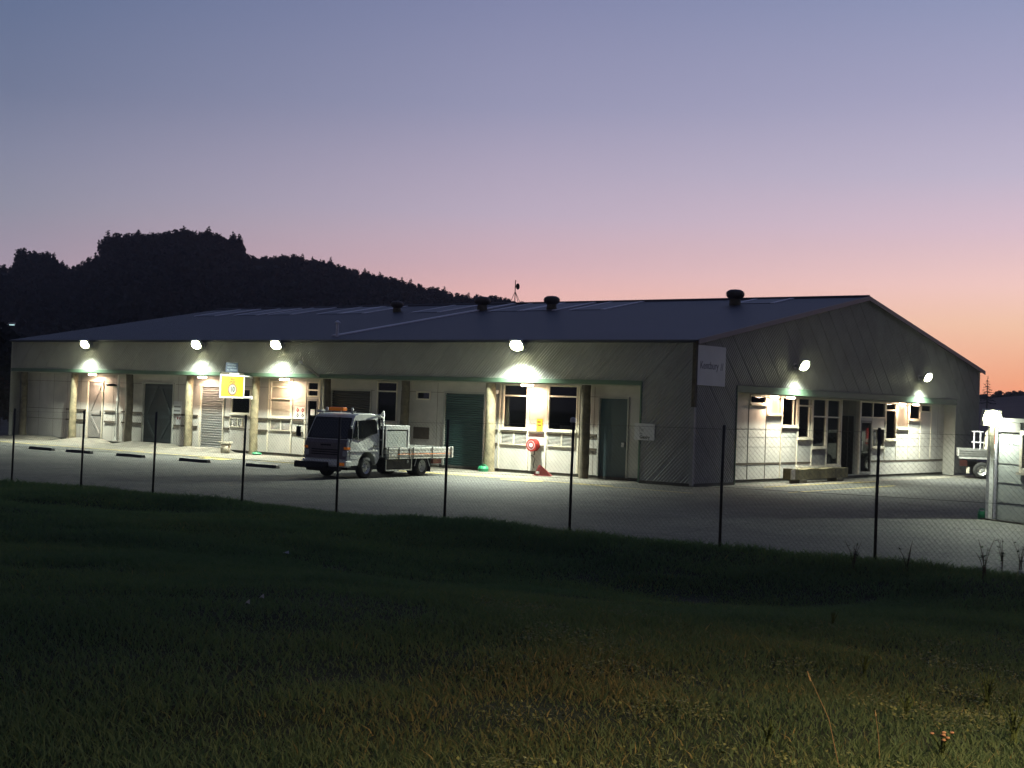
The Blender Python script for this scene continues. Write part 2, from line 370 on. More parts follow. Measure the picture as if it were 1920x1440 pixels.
def clad(name, poly, xf, flip, m='clad', amp=.012):
    """corrugated sheet with 45 degree ribs, cut to a convex outline; xf maps (h, z, n) to the scene"""
    bm = bmesh.new(); hs = [q[0] for q in poly]; zs = [q[1] for q in poly]
    cx, cz = (min(hs)+max(hs))/2, (min(zs)+max(zs))/2; rad = math.hypot(max(hs)-min(hs), max(zs)-min(zs))/2+.3
    pitch = .094; stp = pitch/6; c45 = math.sqrt(.5); n = int(2*rad/stp)
    prev = None
    for i in range(n+1):
        u = -rad+i*stp; off = amp*math.sin(2*math.pi*u/pitch)
        if (u % .76) < .018: off -= .02
        a, b = [(cx+(u*c45-v*c45*(-1 if not flip else 1)), cz+(-u*c45*(1 if not flip else -1)+v*c45), off) for v in (-rad, rad)] if True else None
        va, vb = bm.verts.new((a[0], a[1], a[2])), bm.verts.new((b[0], b[1], b[2]))
        if prev: bm.faces.new((prev[0], va, vb, prev[1]))
        prev = (va, vb)
    ctr = Vector((cx, cz, 0))
    for p, q in zip(poly, poly[1:]+poly[:1]):
        d = Vector((q[0]-p[0], q[1]-p[1], 0)); nn = Vector((d.y, -d.x, 0)).normalized()
        if (ctr-Vector((p[0], p[1], 0))).dot(nn) > 0: nn = -nn
        bmesh.ops.bisect_plane(bm, geom=bm.verts[:]+bm.edges[:]+bm.faces[:], plane_co=(p[0], p[1], 0), plane_no=nn, clear_outer=True)
    for v in bm.verts: v.co = Vector(xf(*v.co))
    for f in bm.faces: f.smooth = False
    me = bpy.data.meshes.new(name); bm.to_mesh(me); bm.free(); me.materials.append(MT[m])
    o = bpy.data.objects.new(name, me); COL.objects.link(o); o.parent = B; return o
FX = lambda h, z, n: (h, -n-.02, z)
GX = lambda h, z, n: (n+.02, h, z)
clad('front_fascia_cladding', [(-BL, TRT), (-.03, TRT), (-.03, EAVE), (-BL, EAVE)], FX, False)
clad('corner_cladding', [(-2.0, .1), (-.03, .1), (-.03, TRT), (-2.0, TRT)], FX, False)
clad('gable_cladding', [(.03, TRT), (BW-.03, TRT), (BW-.03, EAVE), (BW/2, RIDGE-.02), (.03, EAVE)], GX, True)
clad('gable_corner_cladding', [(.03, .1), (2.75, .1), (2.75, TRT), (.03, TRT)], GX, True)
clad('gable_corner_cladding', [(22.81, .1), (BW-.03, .1), (BW-.03, TRT), (22.81, TRT)], GX, True)
# core behind the cladding
core = MB()
core.box((-BL, .02, TRB), (-.02, .55, EAVE-.02)); core.box((-BL, BW-.3, 0), (-.3, BW, EAVE)); core.box((-BL, .55, 0), (-BL+.2, BW-.3, EAVE))
core.box((-1.98, .02, .0), (-.02, 2.72, TRB)); core.box((-.5, 22.83, 0), (-.02, BW, TRB))
core.prism([(.55, TRB), (BW-.3, TRB), (BW-.3, EAVE), (BW/2, RIDGE-.08), (.55, EAVE)], 0, -.45, -.02)
core.prism([(.55, EAVE), (BW-.3, EAVE), (BW/2, RIDGE-.08)], 0, -BL, -BL+.2)
core.build('structure_wall', 'wallgrey', B)
# trims
MB().box((-BL, -.055, TRB), (-2.0, .02, TRT)).build('fascia_trim', 'trim', B, bevel=.006)
MB().box((-.02, 2.75, TRB-.10), (.055, 22.81, TRT-.02)).build('fascia_trim', 'trim', B, bevel=.006)
MB().box((-.06, -.07, 2.6), (.07, .07, EAVE-.02)).build('corner_flashing', 'logdark', B)
MB().box((-.05, -.05, .02), (.06, .06, 2.6)).build('corner_flashing', 'clad', B)
MB().box((-2.06, -.05, .02), (-2.0, .3, TRB)).build('corner_flashing', 'trim', B)
MB().box((-.3, 2.75, .02), (.05, 2.81, TRB-.10)).build('corner_flashing', 'trim', B)
MB().box((-BL-.04, -.05, .1), (-BL, .5, EAVE)).build('corner_flashing', 'clad', B)
MB().box((-.5, 22.75, .02), (.03, 22.81, TRB)).build('return_wall', 'wallgrey', B)
MB().box((-2.0, -.045, .0), (.05, .0, .10)).box((0, .05, 0), (.045, 2.75, .10)).build('plinth', 'plinth', B)
# soffits
MB().box((-BL, .02, TRB-.03), (-2.06, VF+.1, TRB-.005)).build('soffit', 'wallgrey', B)
MB().box((VG-.1, 2.81, TRB-.13), (-.03, 22.75, TRB-.105)).build('soffit', 'wallgrey', B)

# walls with openings --------------------------------------------------
def wall_holes(name, h0, h1, z0, z1, holes, v0, v1, ax, m, parent=B):
    hs = sorted({h0, h1}|{q for o in holes for q in o[:2] if h0 < q < h1}); zs = sorted({z0, z1}|{q for o in holes for q in o[2:] if z0 < q < z1})
    def solid(i, j):
        if i < 0 or j < 0 or i >= len(hs)-1 or j >= len(zs)-1: return False
        h, z = (hs[i]+hs[i+1])/2, (zs[j]+zs[j+1])/2
        return not any(a < h < b and c < z < d for a, b, c, d in holes)
    P = (lambda h, v, z: (h, v, z)) if ax == 1 else (lambda h, v, z: (v, h, z))
    mb = MB()
    for i in range(len(hs)-1):
        for j in range(len(zs)-1):
            if not solid(i, j): continue
            a, b, c, d = hs[i], hs[i+1], zs[j], zs[j+1]
            for v in (v0, v1): mb.add([P(a, v, c), P(b, v, c), P(b, v, d), P(a, v, d)], [(0, 1, 2, 3)])
            if not solid(i-1, j): mb.add([P(a, v0, c), P(a, v1, c), P(a, v1, d), P(a, v0, d)], [(0, 1, 2, 3)])
            if not solid(i+1, j): mb.add([P(b, v0, c), P(b, v1, c), P(b, v1, d), P(b, v0, d)], [(0, 1, 2, 3)])
            if not solid(i, j-1): mb.add([P(a, v0, c), P(b, v0, c), P(b, v1, c), P(a, v1, c)], [(0, 1, 2, 3)])
            if not solid(i, j+1): mb.add([P(a, v0, d), P(b, v0, d), P(b, v1, d), P(a, v1, d)], [(0, 1, 2, 3)])
    o = MB.build(mb, name, m, parent)
    return o
hf = lambda x, y=770: round(float(at(x, y, 1, VF)[0]), 3)
hg = lambda x, y=800: round(float(at(x, y, 0, VG)[1]), 3)
def bar(mb, ax, v, out, a, b, c, d, dep=.03):      # a thin box standing proud of a wall plane (out = outward sign)
    lo, hi = sorted((v, v+out*dep))
    if ax == 1: mb.box((a, lo, c), (b, hi, d))
    else: mb.box((lo, a, c), (hi, b, d))
    return mb
def window(ax, a, b, c, d, rails=(), vr=(), panes='glass', sill=True, name='window', fm='frame', w=.055):
    v, out = (VF, -1) if ax == 1 else (VG, 1)
    m = MB()
    for q in ((a, b, c, c+w), (a, b, d-w, d), (a, a+w, c+w, d-w), (b-w, b, c+w, d-w)): bar(m, ax, v-out*.05, out, *q, dep=.08)
    for z in rails: bar(m, ax, v-out*.05, out, a+w, b-w, z-w/2, z+w/2, dep=.075)
    for h in vr: bar(m, ax, v-out*.05, out, h-w/2, h+w/2, c+w, d-w, dep=.07)
    f = m.build(name, fm, B, bevel=.004)
    zz = [c+w]+sorted(rails)+[d-w]
    for i in range(len(zz)-1):
        pm = panes if isinstance(panes, str) else panes[i]
        lo, hi = zz[i]+(w/2 if i else 0), zz[i+1]-(w/2 if i < len(zz)-2 else 0)
        bar(MB(), ax, v-out*.03, out, a+w, b-w, lo, hi, dep=.006).build('pane', pm, f)
    if sill: bar(MB(), ax, v, out, a-.03, b+.03, c-.055, c-.003, dep=.09).build('sill', 'frame', f, bevel=.005)
    return f
def louvre(a, b, c, d, mid):
    m = MB(); n = 8
    for q in ((a, b, c, c+.04), (a, b, d-.04, d), (a, a+.04, c+.04, d-.04), (b-.04, b, c+.04, d-.04), (mid-.02, mid+.02, c+.04, d-.04)): bar(m, 1, VF, -1, *q, dep=.045)
    l = m.build('louvre_vent', 'frame', B)
    k = MB(); bar(k, 1, VF, -1, a+.04, b-.04, c+.04, d-.04, dep=.006); k.build('backing', 'rail', l)
    s = MB()
    for i in range(n):
        z = c+.05+(d-c-.1)*(i+.5)/n
        for e, g in ((a+.04, mid-.02), (mid+.02, b-.04)):
            s.add([(e, VF-.010, z+.012), (g, VF-.010, z+.012), (g, VF-.036, z-.006), (e, VF-.036, z-.006), (e, VF-.010, z+.006), (g, VF-.010, z+.006), (g, VF-.034, z-.012), (e, VF-.034, z-.012)], [(0, 1, 2, 3), (7, 6, 5, 4), (3, 2, 6, 7), (0, 3, 7, 4), (1, 5, 6, 2)])
    s.build('slats', 'wall', l)
def frame3(mb, ax, a, b, c, d, w=.08, dep=.05):
    v, out = (VF, -1) if ax == 1 else (VG, 1)
    for q in ((a-w, a, c, d+w), (b, b+w, c, d+w), (a, b, d, d+w)): bar(mb, ax, v, out, *q, dep=dep)
def roller(a, b, c, d, m, pitch=.09):
    s = MB(); n = int((d-c)/pitch); pr = []
    for i in range(n):
        z = c+i*pitch; pr += [(VF+.06, z), (VF+.02, z+pitch*.3), (VF+.02, z+pitch*.7)]
    pr += [(VF+.06, c+n*pitch), (VF+.06, d)]
    s.add([(a, y, z) for y, z in pr]+[(b, y, z) for y, z in pr], [(i, i+1, len(pr)+i+1, len(pr)+i) for i in range(len(pr)-1)])
    o = s.build('roller_door', m, B)
    k = MB(); frame3(k, 1, a, b, .1, d, .07, .04); k.build('door_frame', 'frame' if m == 'shut' else 'wallgrey', o)
    bar(MB(), 1, VF+.0, -1, a+.02, b-.02, c-.01, c+.06, dep=.02).build('bottom_rail', 'plinth' if m != 'shut' else 'shut', o)
    return o

holes = []
def H(a, b, c, d): holes.append((a, b, c, d)); return (a, b, c, d)
W_D = H(-23.33, -22.10, 1.67, 2.75)
W_E = H(-20.88, -19.6, 1.60, 3.12)
T_E = H(-18.66, -18.0, 2.50, 3.12)
DG_E = H(-18.66, -18.0, .14, 2.42)
W_F = H(-14.75, -13.66, 1.62, 3.20)
W_G = H(-12.68, -11.95, 2.53, 2.86)
W_1 = H(-8.42, -7.27, 1.60, 3.22)
W_2 = H(-6.36, -5.06, 1.60, 3.22)
RD = H(-25.3, -23.85, .14, 2.80); RF = H(-17.25, -15.1, .1, 2.80); RG = H(-11.2, -9.3, .06, 2.82)
DB = H(-33.5, -32.4, .2, 2.88); DC = H(-29.3, -27.25, .18, 2.85); DI = H(-4.1, -2.95, .1, 2.80)
wall_holes('front_wall', -BL+.2, -2.0, .12, TRB-.03, holes, VF, VF+.12, 1, 'wall')
MB().box((-BL+.2, VF+.02, 0), (-2.0, VF+.1, .118)).build('plinth', 'plinth', B)

window(1, *W_D, sill=True); window(1, *W_E, rails=(2.87, 2.38), panes=('frost', 'frost', 'frost'))
window(1, *T_E, sill=False, rails=(2.78,)); window(1, *W_F, rails=(2.82,), sill=True); window(1, *W_G, sill=False)
window(1, *W_1, rails=(2.80,)); window(1, *W_2, rails=(2.82,))
dg = window(1, *DG_E, sill=False, name='glazed_door', fm='greydoor', w=.09)
bar(MB(), 1, VF, -1, -18.45, -18.2, 1.75, 2.0, dep=.012).build('paper_notice', 'white', dg)
# extra wide cream posts either side of the tall windows
for a in (-8.55, -5.0, -6.42, -7.22, -20.98, -19.56, -18.75, -17.95): bar(MB(), 1, VF, -1, a-.035, a+.035, .14, 3.2, dep=.03).build('cover_batten', 'frame', B)
louvre(-8.48, -7.22, 1.02, 1.5, -7.85); louvre(-6.35, -5.12, 1.04, 1.52, -5.7); louvre(-20.82, -19.57, 1.05, 1.52, -20.18); louvre(-23.38, -22.56, 1.09, 1.5, -22.85)
roller(*RD, 'shut', .105); roller(*RF, mat('near_black_roller', (.022, .025, .03), .5, 0, .1, 3)); roller(*RG, 'teal', .085)
vn = bar(MB(), 1, VF, -1, -12.76, -11.96, 1.04, 1.49, dep=.02).build('wall_vent', 'rail', B)
# braced door
def braced(a, b, c, d, m, two=False):
    bar(MB(), 1, VF+.05, -1, a, b, c, d, dep=.04); o = bar(MB(), 1, VF+.07, -1, a+.005, b-.005, c, d-.005, dep=.05).build('braced_door', m, B)
    k = MB(); frame3(k, 1, a, b, c, d, .07, .05); k.build('door_frame', 'frame' if not two else 'wallgrey', o)
    r = MB(); zm = (c+d)/2-.15
    ws = [(a, b)] if not two else [(a, (a+b)/2-.01), ((a+b)/2+.01, b)]
    for i, (e, g) in enumerate(ws):
        bar(r, 1, VF+.02, -1, e+.05, g-.05, zm-.07, zm+.07, dep=.03)
        bar(r, 1, VF+.02, -1, e+.05, g-.05, d-.2, d-.1, dep=.03); bar(r, 1, VF+.02, -1, e+.05, g-.05, c+.05, c+.18, dep=.03)
        def diag(h0, z0, h1, z1, w=.06):
            q = Vector((h1-h0, z1-z0)).normalized(); nx, nz = -q.y*w, q.x*w
            r.add([(h0-nx, VF+.02, z0-nz), (h1-nx, VF+.02, z1-nz), (h1+nx, VF+.02, z1+nz), (h0+nx, VF+.02, z0+nz), (h0-nx, VF-.012, z0-nz), (h1-nx, VF-.012, z1-nz), (h1+nx, VF-.012, z1+nz), (h0+nx, VF-.012, z0+nz)], [(4, 5, 6, 7), (0, 1, 5, 4), (1, 2, 6, 5), (2, 3, 7, 6), (3, 0, 4, 7)])
        s = i == 1
        diag(*( (e+.15, zm+.08) if not s else (g-.15, zm+.08)), *((g-.2, d-.22) if not s else (e+.2, d-.22)))
        diag(*( (e+.15, zm-.08) if not s else (g-.15, zm-.08)), *((g-.2, c+.2) if not s else (e+.2, c+.2)))
    r.build('brace', 'greydoor' if not two else mat('door_brace', (.035, .048, .05), .7, 0, .2, 4), o)
    MB().box((b-.16, VF-.03, zm-.12), (b-.10, VF+.03, zm+.12)).build('handle', 'black', o)
braced(*DB, 'greydoor'); braced(*DC, 'dkdoor', True)
o = bar(MB(), 1, VF+.06, -1, DI[0]+.005, DI[1]-.005, DI[2], DI[3], dep=.04).build('plain_door', mat('dark_blue_door', (.03, .055, .065), .55, 0, .12, 2), B)
k = MB(); frame3(k, 1, *DI, .06, .05); k.build('door_frame', 'wallgrey', o)
MB().box((-3.16, VF-.04, 1.15), (-3.06, VF+.02, 1.3)).build('handle', 'steel', o)
# bumper rails and panel joints
rl = MB(); jt = MB()
for a, b in ((-35.2, -33.65), (-32.2, -31.2), (-30.9, -29.45), (-27.1, -26.7), (-26.6, -25.5), (-23.75, -23.42), (-22.1, -20.95), (-19.5, -18.85), (-8.95, -8.62), (-7.18, -6.5), (-4.9, -4.2)):
    for z in (1.02, 1.51): bar(MB(), 1, VF, -1, a, b, z-.035, z+.035, dep=.05).build('bumper_rail', 'rail', B)
for a, b in ((-15.0, -14.85), (-38.7, -35.3)):
    for z in (1.02, 1.51): bar(jt, 1, VF, -1, a, b, z-.01, z+.01, dep=.01)
for h in (-37.5, -36.3, -35.2, -34.1, -31.6, -30.5, -26.9, -26.0, -23.4, -22.0, -20.95, -19.5, -13.4, -11.6, -8.95, -8.52, -7.2, -6.45, -4.9, -4.35):
    bar(jt, 1, VF, -1, h-.007, h+.007, .13, 3.2, dep=.004)
for a, b in ((-38.7, -33.6), (-32.25, -29.5), (-27.1, -25.6), (-23.6, -21.0), (-17.9, -14.9), (-13.5, -11.3), (-9.1, -8.6), (-7.18, -6.45), (-4.9, -4.2)):
    bar(jt, 1, VF, -1, a, b, 2.835, 2.85, dep=.004)
jt.build('panel_joints', 'joint', B)
# log posts
spc = 4.2443
for kx in range(9):
    x = -(4.4409+kx*spc) if kx < 8 else -38.25
    shadedp = kx in (0, 2, 3, 6, 8); rr = .17 if kx not in (1,) else .19  # posts that catch less lamp light have their shade put into a darker colour
    n = 14; m = MB(); vs = []
    zs = np.linspace(-.05, TRB, 12); ph = random.random()*9
    for i, z in enumerate(zs):
        for j in range(n):
            a = 2*math.pi*j/n
            q = rr*(1.06-.12*i/11)+.012*math.sin(3*a+ph+z*2)+.008*math.sin(7*z+ph+a)
            vs.append((x+q*math.cos(a)+.02*math.sin(z+ph), .22+q*math.sin(a), z))
    m.add(vs, [(i*n+j, i*n+(j+1) % n, (i+1)*n+(j+1) % n, (i+1)*n+j) for i in range(11) for j in range(n)])
    m.build('log_post', 'logdark' if shadedp else 'log', B, smooth=True)
MB().tube([(-31.0, .42, .3), (-31.0, .42, 3.2)], .05, 10).box((-31.08, .35, .2), (-30.92, .5, .34)).box((-31.07, .36, 2.0), (-30.93, .5, 2.12)).build('downpipe', 'white', B)
MB().tube([(-31.25, .5, .3), (-31.25, .5, 1.7), (-31.1, .48, 1.75)], .018, 6).build('service_pipe', 'steel', B)

# gable wall --------------------------------------------------
gx = [hg(q) for q in (1378, 1403, 1436, 1464, 1494.5, 1522, 1549, 1575)]
gr = [hg(q) for q in (1612, 1635, 1659, 1680.5, 1703, 1725, 1745)]
tz = 3.12
GH = []
def G(a, b, c, d): GH.append((a, b, c, d)); return (a, b, c, d)
Wa = G(gx[1]+.05, gx[2]-.03, 2.80, tz); Wb = G(gx[2]+.03, gx[3]-.03, 2.45, tz); Wc = G(gx[3]+.03, gx[4]-.03, 2.03, tz)
Wd = G(gx[4]+.03, gx[5]-.03, 1.59, tz); We = G(gx[5]+.03, gx[6]-.03, 1.24, tz); Wf = G(gx[6]+.03, gx[7]-.05, .55, tz)
PR = G(gx[7]+.08, gr[0]-.12, .15, tz)
Wt = G(gr[0]+.03, gr[2]-.03, 2.44, tz); Dg = G(gr[0]+.03, gr[1]-.03, .15, 2.34); Wg = G(gr[1]+.03, gr[2]-.03, 1.24, 2.04)
Wh = G(gr[2]+.03, gr[3]-.03, 1.56, tz); Wi = G(gr[3]+.03, gr[4]-.03, 2.05, tz); Wj = G(gr[4]+.03, gr[5]-.03, 2.43, tz); Wk = G(gr[5]+.03, gr[6]-.03, 2.78, tz)
wall_holes('gable_wall', 2.72, 22.81, .12, TRB-.12, GH, VG-.12, VG, 0, 'wall')
MB().box((VG-.1, 2.72, 0), (VG-.02, 22.75, .118)).build('plinth', 'plinth', B)
window(0, *Wa); window(0, *Wb, panes='frost'); window(0, *Wc, vr=(Wc[1]-.3,)); window(0, *Wd, rails=(2.82,), vr=(Wd[1]-.2,))
window(0, *We, rails=(2.43,)); window(0, *Wf, rails=(2.42,), sill=False)
window(0, *Wt, vr=((Wt[0]+Wt[1])/2,), sill=False); window(0, *Wg); window(0, *Wh, rails=(2.80,)); window(0, *Wi, panes='frost'); window(0, *Wj); window(0, *Wk, sill=False)
g = window(0, *Dg, sill=False, name='glazed_door', fm='greydoor', w=.1)
MB().box((VG+.02, Dg[0]+.12, 1.1), (VG+.06, Dg[0]+.16, 1.5)).build('handle', 'steel', g)
# porch recess
MB().box((VG-1.2, PR[0], .1), (VG-1.1, PR[1], tz)).box((VG-1.1, PR[0]-.02, .1), (VG-.12, PR[0], tz)).box((VG-1.1, PR[1], .1), (VG-.12, PR[1]+.02, tz)).build('porch_wall', 'wallgrey', B)
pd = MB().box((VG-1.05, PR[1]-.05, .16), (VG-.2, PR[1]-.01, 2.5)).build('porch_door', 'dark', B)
MB().box((VG-1.0, PR[1]-.08, 1.1), (VG-.95, PR[1]-.05, 1.3)).build('handle', 'steel', pd)
jt = MB(); bt = MB(); rl = MB()
for i, h in enumerate(gx[1:3]): bar(jt, 0, VG, 1, h-.02, h+.02, .14, 2.74, dep=.012)
for h in gx[3:7]: bar(MB(), 0, VG, 1, h-.022, h+.022, .55 if h > gx[4]-.1 else .14, 3.15, dep=.03).build('cover_batten', 'frame', B)
for h in gr[1:7]: bar(MB(), 0, VG, 1, h-.014, h+.014, .75, 3.15, dep=.02).build('cover_batten', 'frame', B)
for h in (hg(1590), 2.9, hg(1758)): bar(jt, 0, VG, 1, h-.006, h+.006, .14, 3.1, dep=.004)
for a, b in ((2.8, gx[7]), (gr[0]+1.3, 22.7)):
    for z in (1.27, 1.62, 1.92):
        for p, q in zip([a]+[h for h in gx+gr if a < h < b], [h for h in gx+gr if a < h < b]+[b]):
            if any(e < (p+q)/2 < f_ and c-.06 < z < d+.02 for e, f_, c, d in GH): continue
            bar(jt, 0, VG, 1, p+.03, q-.03, z-.005, z+.005, dep=.004)
for a, b in ((2.8, gx[1]-.02), (gx[1]+.02, gx[2]-.02), (gx[2]+.02, gx[3]-.03), (gx[3]+.03, gx[4]-.03), (gx[4]+.03, gx[5]-.03), (gx[5]+.03, gx[6]-.03), (PR[1]-1.3, PR[1]-1.3), (gr[1], gr[2]-.02), (gr[2]+.02, gr[3]-.02), (gr[3]+.02, gr[4]-.02), (gr[4]+.02, gr[5]-.02), (gr[5]+.02, gr[6]-.02), (gr[6]+.02, 22.7)):
    if b > a and not (a > gx[5]-.1 and b < gx[7]+.1): bar(rl, 0, VG, 1, a, b, .64, .71, dep=.012)
jt.build('panel_joints', 'joint', B); rl.build('band_rail', 'rail', B)
bar(MB(), 0, VG, 1, gx[4]-.02, gx[7]+.03, .47, .54, dep=.09).build('bay_sill', 'frame', B)
bar(MB(), 0, VG, 1, gx[5]+.03, gx[6]-.03, .56, 1.17, dep=.012).build('lower_panel', 'greydoor', B)
bar(MB(), 0, VG, 1, gx[7]-.03, gx[7]+.05, .14, 3.13, dep=.06).build('door_jamb', 'frame', B)
bar(MB(), 0, VG, 1, gr[0]-.11, gr[0]-.01, .14, 3.13, dep=.05).build('door_jamb', 'frame', B)
# shallow dark rooms behind the glass
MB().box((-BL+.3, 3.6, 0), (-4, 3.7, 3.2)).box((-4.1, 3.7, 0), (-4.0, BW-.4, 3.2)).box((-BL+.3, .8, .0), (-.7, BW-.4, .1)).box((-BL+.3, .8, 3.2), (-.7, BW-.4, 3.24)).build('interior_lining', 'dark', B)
bd = MB().box((-5.95, .78, 1.6), (-5.2, .95, 1.8)); bd.box((-5.5, .8, 1.8), (-5.42, .9, 2.1)); bd.build('window_shelf_goods', 'white', B)
cm = MB(); 
for i in range(6): cm.box((VG-.3+.02*(i % 2), Wj[0]+.1+i*.15, 2.43), (VG-.25+.02*(i % 2), Wj[0]+.25+i*.15, tz))
cm.build('curtain', 'curtain', B)
MB().box((VG-.25, Wc[0]+.1, 2.05), (VG-.2, Wc[0]+.2, 2.15)).tube([(VG-.2, Wc[0]+.1, 2.15), (VG-.2, Wc[0]+.6, 2.35)], .06, 8).build('desk_lamp', 'white', B)

# roof --------------------------------------------------
SL = (RIDGE-EAVE)/(BW/2)
def roofz(y): return EAVE+SL*(y if y <= BW/2 else BW-y)
def roofmat():
    m = MT['roof']; t = m.node_tree; p = t.nodes['Principled BSDF']; tcn = t.nodes.new('ShaderNodeTexCoord')
    w = t.nodes.new('ShaderNodeTexWave'); w.bands_direction = 'X'; w.inputs['Scale'].default_value = 4.2; w.inputs['Distortion'].default_value = 0
    t.links.new(tcn.outputs['Object'], w.inputs['Vector']); b = t.nodes.new('ShaderNodeBump'); b.inputs['Strength'].default_value = .6; b.inputs['Distance'].default_value = .03
    t.links.new(w.outputs['Fac'], b.inputs['Height']); t.links.new(b.outputs[0], p.inputs['Normal'])
roofmat()
rf = MB(); x0, x1, e = -BL-.15, .18, .14
for ya, yb in ((-e, BW/2), (BW/2, BW+.03)):
    za, zb = (EAVE-SL*e+.02, RIDGE+.02) if ya < 1 else (RIDGE+.02, EAVE-SL*e+.02)
    rf.add([(x0, ya, za), (x1, ya, za), (x1, yb, zb), (x0, yb, zb), (x0, ya, za-.05), (x1, ya, za-.05), (x1, yb, zb-.05), (x0, yb, zb-.05)], [(0, 1, 2, 3), (7, 6, 5, 4), (0, 4, 5, 1), (1, 5, 6, 2), (3, 7, 4, 0)])
roof = rf.build('roof', 'roof', B)
def onroof(name, m, xa, xb, ya, yb, t=.012, w=0):
    q = lambda x, y, k: (x, y, roofz(y)+.02+k)
    return MB().add([q(xa, ya, .003), q(xb, ya, .003), q(xb, yb, .003), q(xa, yb, .003), q(xa, ya, t), q(xb, ya, t), q(xb, yb, t), q(xa, yb, t)], [(4, 5, 6, 7), (0, 1, 5, 4), (1, 2, 6, 5), (2, 3, 7, 6), (3, 0, 4, 7)]).build(name, m, roof)
onroof('roof_flashing', 'pale', -17.8, -17.52, 1.0, BW/2-.1, .05)
g = MB()
for ya, yb in ((-e, BW/2), (BW/2, BW+e)):
    za, zb = (EAVE-SL*e, RIDGE) if ya < 1 else (RIDGE, EAVE-SL*e)
    g.add([(x1+.001, ya, za-.12), (x1+.001, yb, zb-.12), (x1+.001, yb, zb+.05), (x1+.001, ya, za+.05), (x1+.03, ya, za-.12), (x1+.03, yb, zb-.12), (x1+.03, yb, zb+.05), (x1+.03, ya, za+.05)], [(4, 5, 6, 7), (3, 2, 6, 7), (0, 1, 5, 4), (0, 3, 7, 4), (1, 2, 6, 5)])
g.build('barge_flashing', mat('barge_steel', (.13, .13, .15), .5, .2), roof)
MB().tube([(x0, BW/2, RIDGE+.03), (x1, BW/2, RIDGE+.03)], .07, 8).build('ridge_cap', mat('ridge_steel', (.07, .06, .07), .5, .2), roof)
gt = MB(); gt.box((-BL, -.16, EAVE-.1), (.05, -.04, EAVE-.01)); gt.build('gutter', mat('dark_gutter', (.035, .04, .05), .6), roof)
for px, w in ((1081, 1), (1000, 0), (943, 0), (812, 1), (690, 1), (655, 1), (575, 1), (520, 1), (455, 1), (1337, 0)):
    k = FPX*fwd+(px-960)*RT-(581-720)*UP; nn = np.array([0, -SL, 1.]); P = CAM+k*((EAVE-CAM@nn)/(k@nn)); x = float(P[0])
    ya = 9.6 if px != 1337 else 11.0
    onroof('skylight_sheet', 'sky', x, x+1.5, ya, BW/2-.15, .02)
    onroof('skylight_edge', 'pale', x-.18, x, ya, BW/2-.15, .035)
    onroof('skylight_edge', 'pale', x+1.5, x+1.68, ya, BW/2-.15, .035)
for px, py, y, q_ in ((1378, 573, 10.7, .86), (1034, 582, 10.1, .82), (904, 583, 10.3, .86), (744, 587, 10.2, .72)):
    P = at(px, py, 1, y); x = float(P[0]); z = roofz(y)
    vz = MB().lathe([(.30*q_, -.15), (.27*q_, .1), (.25*q_, .32*q_)], (x, y, z), n=20).build('ventilator', 'logdark', roof, smooth=True)
    pr = [(.26, .30), (.36, .36), (.42, .46), (.43, .56), (.38, .66), (.26, .73), (.0, .76)]
    MB().lathe([(a_*q_, b_*q_) for a_, b_ in pr], (x, y, z), n=20).build('turbine_head', mat('vent_steel', (.10, .09, .09), .5, .4), vz, smooth=True)
    f = MB()
    for q in range(20):
        a = 2*math.pi*q/20; c, s_ = math.cos(a), math.sin(a)
        pts = [(x+r_*c*q_, y+r_*s_*q_, z+h*q_) for r_, h in ((.37, .36), (.44, .46), (.45, .56), (.40, .66))]
        f.add(pts+[(p_[0]-.03*s_, p_[1]+.03*c, p_[2]) for p_ in pts], [(j, j+1, j+5, j+4) for j in range(3)])
    f.build('vanes', 'logdark', vz)
P = at(632, 630, 1, .9); MB().tube([(P[0], .9, roofz(.9)-.1), (P[0], .9, roofz(.9)+.55)], .06, 10).lathe([(.02, .68), (.12, .60), (.12, .57), (.06, .55)], (float(P[0]), .9, roofz(.9)), n=12).build('flue_pipe', 'pale', roof)
# antenna
P = at(965, 572, 1, BW/2); ax_, az_ = float(P[0]), RIDGE
AN = empty('antenna_mast', (ax_, BW/2, az_), label='thin guyed antenna mast with a small dish on the roof ridge', cat='antenna')
MB().tube([(0, 0, 0), (0, 0, 1.15)], .022, 6).build('mast', 'ink', AN)
m = MB()
for q in ((-.32, 0, 0), (.36, 0, .0), (0, .35, -.05)): m.tube([(0, 0, .62), q], .012, 5)
m.build('stay', 'ink', AN)
MB().lathe([(.0, .0), (.12, .02), (.15, .05)], (.10, 0, .85), 'x', 14).box((0, -.02, .83), (.1, .02, .87)).build('dish', 'ink', AN)

